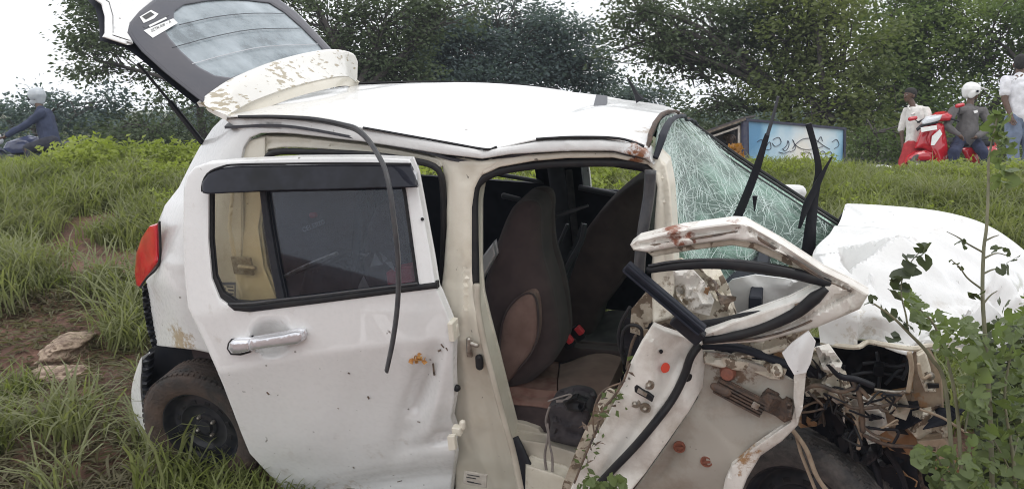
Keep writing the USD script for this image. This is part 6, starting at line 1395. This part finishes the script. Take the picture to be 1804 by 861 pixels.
obj('shell', flesh([(hc + up * .05 - ff * .035, .138, hc + up * .055 + ff * .02, .132), (hc - up * .05 - ff * .06, .09, hc + up * .02 - ff * .05, .12), (hc - up * .07 + ff * .06, .075, hc - up * .05 - ff * .05, .09)], .025, 6), 'helmet_grey', hm_, smooth=True)
obj('face_shield', flesh([(hc + up * .015 + ff * .085, .07, hc - up * .03 + ff * .09, .065)], .025, 5), 'black_plastic', hm_, smooth=True)

# --- painted signboard and stall
A_, B_ = at(1315., 212., 12.0), at(1489., 228., 13.1)
sx_ = B_ - A_; slen = np.linalg.norm(sx_[:2]); sn_ = np.cross(sx_ / np.linalg.norm(sx_), up); sn_ = sn_ if sn_ @ (EYE - A_) > 0 else -sn_; sn_ /= np.linalg.norm(sn_)
def SG(px, py, h=0.0):
    px, py = np.broadcast_arrays(np.asarray(px, float), np.asarray(py, float))
    q = ray(px, py); t = ((A_ - EYE) @ sn_ - np.asarray(h, float)) / (q @ sn_)
    return EYE + q * t[..., None]
look('sign_paint', {'g': ('geometry', {}), 'd': ('vector_math', {'math_type': 'distance', 'vector2': tuple(SG(1415., 268.))}), 'n': ('noise_texture', {'scale': 1.6, 'detail': 3.0}), 'ad': ('math', {'math_type': 'multiply_add', 'value2': .75}), 'nn': ('math', {'math_type': 'multiply_add', 'value2': .9, 'value3': -.42}),
    'r': ('rgb_ramp', {'ramp': [(.22, (.74, .72, .66)), (.42, (.58, .68, .73)), (.64, (.30, .50, .63)), (.88, (.11, .26, .42))]}), 'p': ('principled_bsdf', {'roughness': .35})},
    [('g.position', 'd.vector1'), ('g.position', 'n.vector'), ('n.fac', 'nn.value1'), ('d.value', 'ad.value1'), ('nn.value', 'ad.value3'), ('ad.value', 'r.fac'), ('r.color', 'p.base_color')], 'p.BSDF')
sb = thing('signboard', 'blue and white painted board with dark hand lettering at the stall', 'signboard', (A_ + B_) / 2 - [0, 0, .9])
obj('panel', panel([(1317, 213), (1488, 228), (1486, 312), (1318, 318)], 0, .03, step=10, mapper=SG), 'sign_paint', sb)
for a, b in (((1313, 211), (1490, 227)), ((1488, 226), (1486, 315)), ((1316, 211), (1317, 320))):
    P = np.linspace(a, b, 3); obj('frame', tube(SG(P[:, 0], P[:, 1], -.01), .026, 4, 4), 'frame_navy', sb, smooth=False)
strokes = [[(1362, 246), (1372, 242), (1376, 252), (1366, 258), (1360, 252)], [(1334, 250), (1342, 246), (1344, 254)], [(1466, 250), (1474, 246), (1478, 256), (1470, 262)], [(1410, 270), (1422, 268), (1430, 272)], [(1396, 262), (1404, 252), (1418, 244), (1436, 246), (1450, 256), (1462, 263)], [(1396, 246), (1402, 256), (1416, 263), (1436, 262), (1450, 258)], [(1380, 262), (1386, 256), (1388, 247), (1390, 256), (1384, 266), (1378, 262)], [(1350, 258), (1356, 250), (1358, 262), (1350, 264)], [(1398, 248), (1401, 262), (1392, 268)],
           [(1440, 251), (1446, 241), (1449, 249)], [(1443, 270), (1450, 266), (1455, 274), (1448, 282), (1441, 276), (1443, 270)], [(1456, 272), (1464, 268), (1466, 282), (1460, 286)], [(1340, 262), (1346, 258), (1346, 268)], [(1404, 282), (1420, 284), (1432, 281)], [(1372, 268), (1382, 270), (1392, 266)], [(1438, 288), (1450, 290), (1458, 286)]]
for s_ in strokes:
    P = np.array(s_, float); obj('lettering', tube(SG(P[:, 0], P[:, 1], -.004), .0085, 5, 18, flat=.5), 'frame_navy', sb, smooth=True)
stl = thing('roadside_stall', 'small dark wooden stall with sloping roof beside the signboard', 'stall', at(1280., 320., 12.3))
Q = lambda x, y, d: at(float(x), float(y), d)
obj('roof', thicken(np.array([Q(1196, 250, 12.4), Q(1312, 209, 12.0), Q(1330, 206, 13.6), Q(1225, 240, 14.0)]), np.array([[0, 1, 2], [0, 2, 3]]), np.array([0, 0, .03])), 'tin_dark', stl, smooth=False)
obj('fascia', tube([Q(1196, 252, 12.35), Q(1314, 210, 11.95)], .022, 4, 3), 'weathered_wood', stl, smooth=False)
obj('beam', tube([Q(1236, 247, 12.3), Q(1302, 224, 12.05)], .020, 4, 3), 'post_pale', stl, smooth=False)
obj('post', tube([Q(1302, 222, 12.05), Q(1302, 310, 12.05)], .018, 4, 3), 'post_pale', stl, smooth=False)
obj('post', tube([Q(1311, 212, 12.0), Q(1312, 320, 12.0)], .045, 4, 3), 'frame_navy', stl, smooth=False)
obj('post', tube([Q(1238, 240, 12.3), Q(1238, 320, 12.3)], .025, 4, 3), 'weathered_wood', stl, smooth=False)
obj('counter', thicken(np.array([Q(1230, 282, 12.3), Q(1312, 276, 12.0), Q(1312, 330, 12.0), Q(1230, 336, 12.3)]), np.array([[0, 2, 1], [0, 3, 2]]), np.array([0, .03, 0])), 'weathered_wood', stl, smooth=False)
obj('back_wall', thicken(np.array([Q(1230, 236, 13.9), Q(1325, 212, 13.5), Q(1325, 310, 13.5), Q(1230, 310, 13.9)]), np.array([[0, 2, 1], [0, 3, 2]]), np.array([0, .03, 0])), 'tin_dark', stl, smooth=False)
J = Pose(12.9)
p = thing('person', 'person whose face shows inside the dark roadside stall', 'person', J(1284, 300))
hc = J(1285, 242); fc = np.array([-.15, -1, -.05])
body = head_bones(hc, fc) + [(hc - [0, 0, .06], .055, J(1285, 257), .06), (J(1285, 258), .07, J(1285, 270), .13), (J(1266, 264), .06, J(1304, 264), .06), (J(1285, 270), .15, J(1285, 302), .14), (J(1266, 264), .055, J(1262, 290), .045), (J(1304, 264), .055, J(1308, 290), .045)]
obj('body', flesh(body), 'skin', p, smooth=True); face_bits(p, hc, fc)
obj('shirt', flesh([(J(1285, 260), .09, J(1285, 270), .15), (J(1266, 264), .075, J(1304, 264), .075), (J(1285, 270), .17, J(1285, 302), .165), (J(1266, 264), .07, J(1262, 286), .065), (J(1304, 264), .07, J(1308, 286), .065)]), 'trousers_dark', p, smooth=True)
rlg = thing('guard_rail', 'low white pipe rail at the roadside left of the red scooter', 'rail', at(1555., 305., 13.4))
obj('pipe', tube([at(1528., 293., 13.4), at(1560., 293., 13.4), at(1573., 298., 13.4), at(1575., 312., 13.4)], .022, 8, 20), 'helmet_white', rlg, smooth=True)
obj('post', tube([at(1532., 293., 13.4), at(1532., 315., 13.4)], .02, 8, 4), 'helmet_white', rlg)

# ------------------------------------------------------------------ plants near the camera
def lobed(C, D, Nn, size, r):
    """A rounded three lobed leaf at C pointing along D, cupped, of ten faces each."""
    a = np.linspace(-np.pi * .86, np.pi * .86, 10)
    rad = .58 + .20 * np.abs(np.cos(1.5 * a)) + .06 * np.cos(a)
    V, Fc = [], []
    for c, d, n, s in zip(C, D, Nn, size):
        d = d / np.linalg.norm(d); e = np.cross(n, d); e /= np.linalg.norm(e) + 1e-9; n2 = np.cross(d, e)
        j = 1 + r.normal(0, .08, 10); cup = r.uniform(-.25, .35)
        rim = c + s * ((rad * j * np.cos(a))[:, None] * d + (rad * j * np.sin(a))[:, None] * e + (cup * rad ** 2)[:, None] * n2 + .12 * (np.sin(3 * a + r.uniform(0, 6)))[:, None] * n2 * rad[:, None])
        k = len(V) * 11
        V.append(np.vstack([[c], rim])); i = np.arange(9)
        Fc.append(np.stack([np.full(9, k), k + 1 + i, k + 2 + i], 1))
    return np.vstack(V), np.vstack(Fc)

def leaves_at(P, size, r, face=.7):
    n = len(P)
    D = r.normal(size=(n, 3)) * [1, 1, .6] - [0, 0, .35]
    Nn = r.normal(size=(n, 3)) * .75 + [0, -.55 * face, .75]
    return lobed(P, D, Nn, size * r.uniform(.4, 1.4, n), r)

def shrub(name, label, stems, leafspots, mat, seed, size, stem='stem', r0=.006, small=True, group_=None):
    """stems: pixel paths with a distance per point; leafspots: (px, py, distance) of each leaf, each on a short stalk."""
    r = np.random.default_rng(seed)
    b = stems[0][0]
    t = thing(name, label, 'plant', at(*map(float, b)), group_)
    for s_ in stems:
        P = np.array([at(*map(float, q)) for q in s_])
        q0 = r0 if s_ is stems[0] else r0 * .42
        obj('stem', tube(P, np.linspace(q0, q0 * .35, len(P)), 6, 8 * len(P)), stem, t, smooth=True)
    L = np.array([at(*map(float, q)) for q in leafspots])
    obj('leaves', leaves_at(L, size, r), mat, t, smooth=50)
    return t

def cloudspots(poly, n, d0, d1, seed):
    r = np.random.default_rng(seed); g = Polygon(poly); x0, y0, x1, y1 = g.bounds
    out = []
    while len(out) < n:
        x, y = r.uniform(x0, x1), r.uniform(y0, y1)
        if contains_xy(g, x, y):
            out.append((x, y, r.uniform(d0, d1)))
    return out
def along(stem, n, spread, seed, t0=.2):
    r = np.random.default_rng(seed); P = np.array(stem, float)
    t = r.uniform(t0, 1, n) * (len(P) - 1)
    return [(np.interp(q, range(len(P)), P[:, 0]) + r.normal(0, spread), np.interp(q, range(len(P)), P[:, 1]) + r.normal(0, spread), np.interp(q, range(len(P)), P[:, 2]) + r.normal(0, .04)) for q in t]

main = [(1752, 1010, 2.1), (1748, 861, 2.12), (1744, 720, 2.14), (1736, 600, 2.16), (1731, 520, 2.17), (1733, 440, 2.18), (1738, 400, 2.18), (1741, 330, 2.2), (1742, 280, 2.2), (1752, 230, 2.2), (1757, 205, 2.2)]
br = [[(1731, 510, 2.17), (1705, 490, 2.15), (1690, 470, 2.13), (1676, 458, 2.12)], [(1733, 445, 2.18), (1706, 430, 2.16), (1688, 418, 2.14), (1668, 408, 2.13)], [(1734, 425, 2.18), (1748, 418, 2.18), (1760, 414, 2.18)], [(1733, 455, 2.18), (1756, 446, 2.2), (1780, 452, 2.22)], [(1732, 482, 2.18), (1752, 474, 2.2), (1776, 476, 2.2)], [(1732, 535, 2.17), (1745, 520, 2.17), (1757, 512, 2.17)]]
topl = [(x, y, 2.2) for x, y in ((1752, 205), (1760, 202), (1742, 222), (1750, 226), (1772, 212), (1758, 238), (1768, 243), (1748, 246), (1778, 252), (1757, 262), (1768, 266), (1786, 262), (1752, 276), (1776, 281), (1762, 290), (1790, 284), (1770, 302), (1756, 308), (1784, 300), (1768, 322), (1780, 318), (1750, 322))]
mid = [(x, y, 2.15) for x, y in ((1674, 458), (1684, 465), (1693, 470), (1690, 424), (1699, 431), (1752, 440), (1764, 436), (1775, 444), (1782, 458), (1790, 454), (1764, 474), (1774, 476), (1722, 520), (1716, 522), (1760, 530), (1770, 538), (1756, 560))]
shrub('tall_sapling', 'thin tall sapling with pale leaves at its top, rising in front of the bonnet', [main] + br, topl, 'shrub_leaf', 201, .030, 'stem', .007)
t_ = stage.GetPrimAtPath('/World/tall_sapling')
obj('withered_leaves', leaves_at(np.array([at(*q) for q in [tuple(map(float, m_)) for m_ in mid]]), .022, np.random.default_rng(9)), 'shrub_leaf_dark', t_, smooth=50)
s1 = [(1690, 1010, 2.0), (1668, 700, 2.0), (1640, 630, 1.98), (1600, 585, 1.95), (1570, 556, 1.93), (1540, 535, 1.92)]
s2 = [(1600, 585, 1.95), (1596, 555, 1.95), (1588, 520, 1.95), (1590, 490, 1.95), (1606, 460, 1.96), (1626, 438, 1.96)]
dl = [(x, y, 1.95) for x, y in ((1620, 436), (1632, 442), (1626, 432), (1600, 462), (1594, 474), (1606, 478), (1586, 486), (1576, 494), (1584, 500), (1594, 506), (1580, 518), (1530, 532), (1538, 526), (1556, 548), (1568, 552), (1578, 590), (1582, 602), (1574, 596), (1602, 574), (1592, 568), (1610, 452), (1630, 460))]
shrub('leaning_twig', 'bare brown twig with few dark leaves leaning across the bonnet', [s1, s2], dl, 'shrub_leaf_dark', 202, .026, 'stem', .006)
def bush(name, label, polys, stems, n, d0, d1, size, seed, mat='shrub_leaf'):
    sp = []
    for k, (pl, share) in enumerate(polys):
        sp += cloudspots(pl, int(n * share), d0, d1, seed + k)
    return shrub(name, label, stems, sp, mat, seed, size, 'stem', .006)
bush('leafy_shrub', 'bright green shrub with rounded leaves in front of the bonnet nose', [([(1625, 560), (1660, 545), (1700, 560), (1740, 600), (1742, 740), (1712, 745), (1690, 660), (1650, 612)], .82), ([(1585, 505), (1615, 520), (1645, 556), (1620, 580)], .18)],
     [[(1700, 1010, 2.05), (1692, 800, 2.05), (1680, 680, 2.05), (1650, 580, 2.05), (1616, 540, 2.03)], [(1700, 760, 2.05), (1716, 660, 2.1), (1712, 580, 2.1)]], 240, 1.90, 2.2, .022, 210)
bush('leafy_shrub', 'broad leafed shrub filling the lower right corner behind the sapling', [([(1704, 700), (1740, 690), (1804, 640), (1830, 700), (1830, 880), (1706, 880)], .7), ([(1740, 600), (1804, 520), (1830, 560), (1830, 680), (1750, 660)], .3)],
     [[(1790, 1010, 2.15), (1786, 820, 2.15), (1770, 700, 2.15), (1786, 600, 2.15)], [(1786, 840, 2.15), (1740, 760, 2.1), (1700, 740, 2.1)], [(1786, 800, 2.15), (1810, 700, 2.2), (1822, 620, 2.2)]], 430, 1.98, 2.4, .022, 220)
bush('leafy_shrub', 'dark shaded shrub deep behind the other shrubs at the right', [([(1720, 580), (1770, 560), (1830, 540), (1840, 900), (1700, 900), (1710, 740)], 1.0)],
     [[(1750, 1010, 2.5), (1750, 820, 2.5), (1740, 700, 2.5), (1770, 600, 2.5)], [(1750, 800, 2.5), (1800, 700, 2.5), (1820, 620, 2.5)]], 520, 2.4, 2.8, .034, 230, 'shrub_leaf_dark')  # dark leaf colour stands in for the shade in the gaps
bush('low_weed', 'low pale leafed weed beneath the tan front crossmember', [([(1640, 800), (1680, 790), (1720, 810), (1720, 880), (1640, 880)], .8), ([(1610, 790), (1640, 795), (1640, 830), (1615, 820)], .2)],
     [[(1670, 1000, 2.0), (1668, 860, 2.0), (1650, 800, 2.0)], [(1680, 980, 2.0), (1696, 850, 2.0), (1704, 810, 2.0)]], 150, 1.9, 2.1, .022, 240)
bush('low_weed', 'small pale leafed weed at the foot of the crushed front door', [([(1020, 850), (1050, 836), (1080, 838), (1104, 846), (1108, 880), (1016, 880)], 1.0)], [[(1060, 980, 2.35), (1062, 900, 2.35), (1058, 850, 2.35)], [(1075, 980, 2.35), (1080, 900, 2.35), (1088, 850, 2.35)]], 80, 2.3, 2.4, .020, 250)
bush('orange_bush', 'orange leafed bush below the opening of the stall', [([(1270, 270), (1290, 252), (1306, 256), (1312, 290), (1280, 296)], 1.0)], [[(1292, 320, 11.7), (1292, 290, 11.7), (1290, 262, 11.7)], [(1292, 300, 11.7), (1302, 275, 11.7)]], 150, 11.55, 11.85, .055, 260, 'orange_leaf')
tallw = [(1672, 225), (1668, 262), (1664, 296)]
# ------------------------------------------------------------------ stones in the mud
def stone(px, py, rx, ry, h, seed, label, turn=0.0):
    c = ground_hit(px, py); m = trimesh.creation.icosphere(4); v = np.array(m.vertices)
    n_ = fbm(v * 1.6 + seed, 4, seed)
    v = v * (0.5 + 1.0 * n_)[:, None]
    v += .22 * (fbm(v * 5 + seed, 3, seed + 3) - .5)[:, None] * v
    v[:, 2] = np.sign(v[:, 2]) * np.abs(v[:, 2]) ** .75
    ca, sa = math.cos(turn), math.sin(turn)
    v = np.stack([(v[:, 0] * ca - v[:, 1] * sa) * rx, (v[:, 0] * sa + v[:, 1] * ca) * ry, v[:, 2] * h], 1) + c + [0, 0, h * .25]
    obj('stone', (v, np.array(m.faces)), 'pale_stone', None, smooth=40, label=label, cat='stone')
stone(122, 618, .12, .26, .075, 3, 'long pale stone half sunk in mud left of the rear wheel', .35)
stone(112, 668, .15, .13, .06, 6, 'squat pale stone just below the long one in the mud', .2)
stone(172, 668, .035, .03, .025, 9, 'pebble beside the two pale stones towards the wheel')

# ------------------------------------------------------------------ woods closing the view
def woods(name, x0, x1, y0, y1, top, n, per, mat, leaf, label, seed):
    """Many low bushes merging into one lumpy, gappy mass."""
    r = np.random.default_rng(seed)
    bx, by = r.uniform(x0, x1, n), r.uniform(y0, y1, n)
    rad = top * r.uniform(.25, .62, n)
    u = r.normal(size=(n, per, 3)); u /= np.linalg.norm(u, axis=2, keepdims=True)
    P = np.stack([bx, by, gz(bx, by)], 1)[:, None] + u * (rad[:, None] * r.uniform(.3, 1.05, (n, per)))[..., None] * [1, 1, .9] + (np.array([0, 0, 1.0]) * (rad * r.uniform(.4, 1.0, n))[:, None])[:, None]
    P = P.reshape(-1, 3); P = P[P[:, 2] > gz(P[:, 0], P[:, 1]) - .05]
    obj(name, leaf_quads(P, leaf, r, .55, .1, .5), mat, None, smooth=False, kind='stuff', label=label, cat='woods')
woods('woods', -48, 48, 34, 46, 1.7, 260, 170, 'tree_haze_tint', .24, 'low dark far woods seen between the roadside trees', 301)
woods('roadside_undergrowth', -14, 15, 19.4, 21.5, 1.15, 110, 170, 'tree_dark', .12, 'dark undergrowth along the far side of the road', 302)
# ------------------------------------------------------------------ haze volume added to lift and blue the far shadows
M['veil_haze'] = usdkit.material(stage, '/World/Looks/veil_haze', {'v': ('principled_volume', {'color': (0.84, 0.91, 1.0), 'density': 0.0008, 'anisotropy': 0.2})}, [], volume='v.volume')
hb = trimesh.creation.box([640, 640, 12.5]); hb.apply_translation([0, 95, 12.5 / 2 - 1.7])
obj('haze', hb, 'veil_haze', None, smooth=False, kind='stuff', label='thin pale haze added over the whole scene as a veil on the shadows', cat='haze')
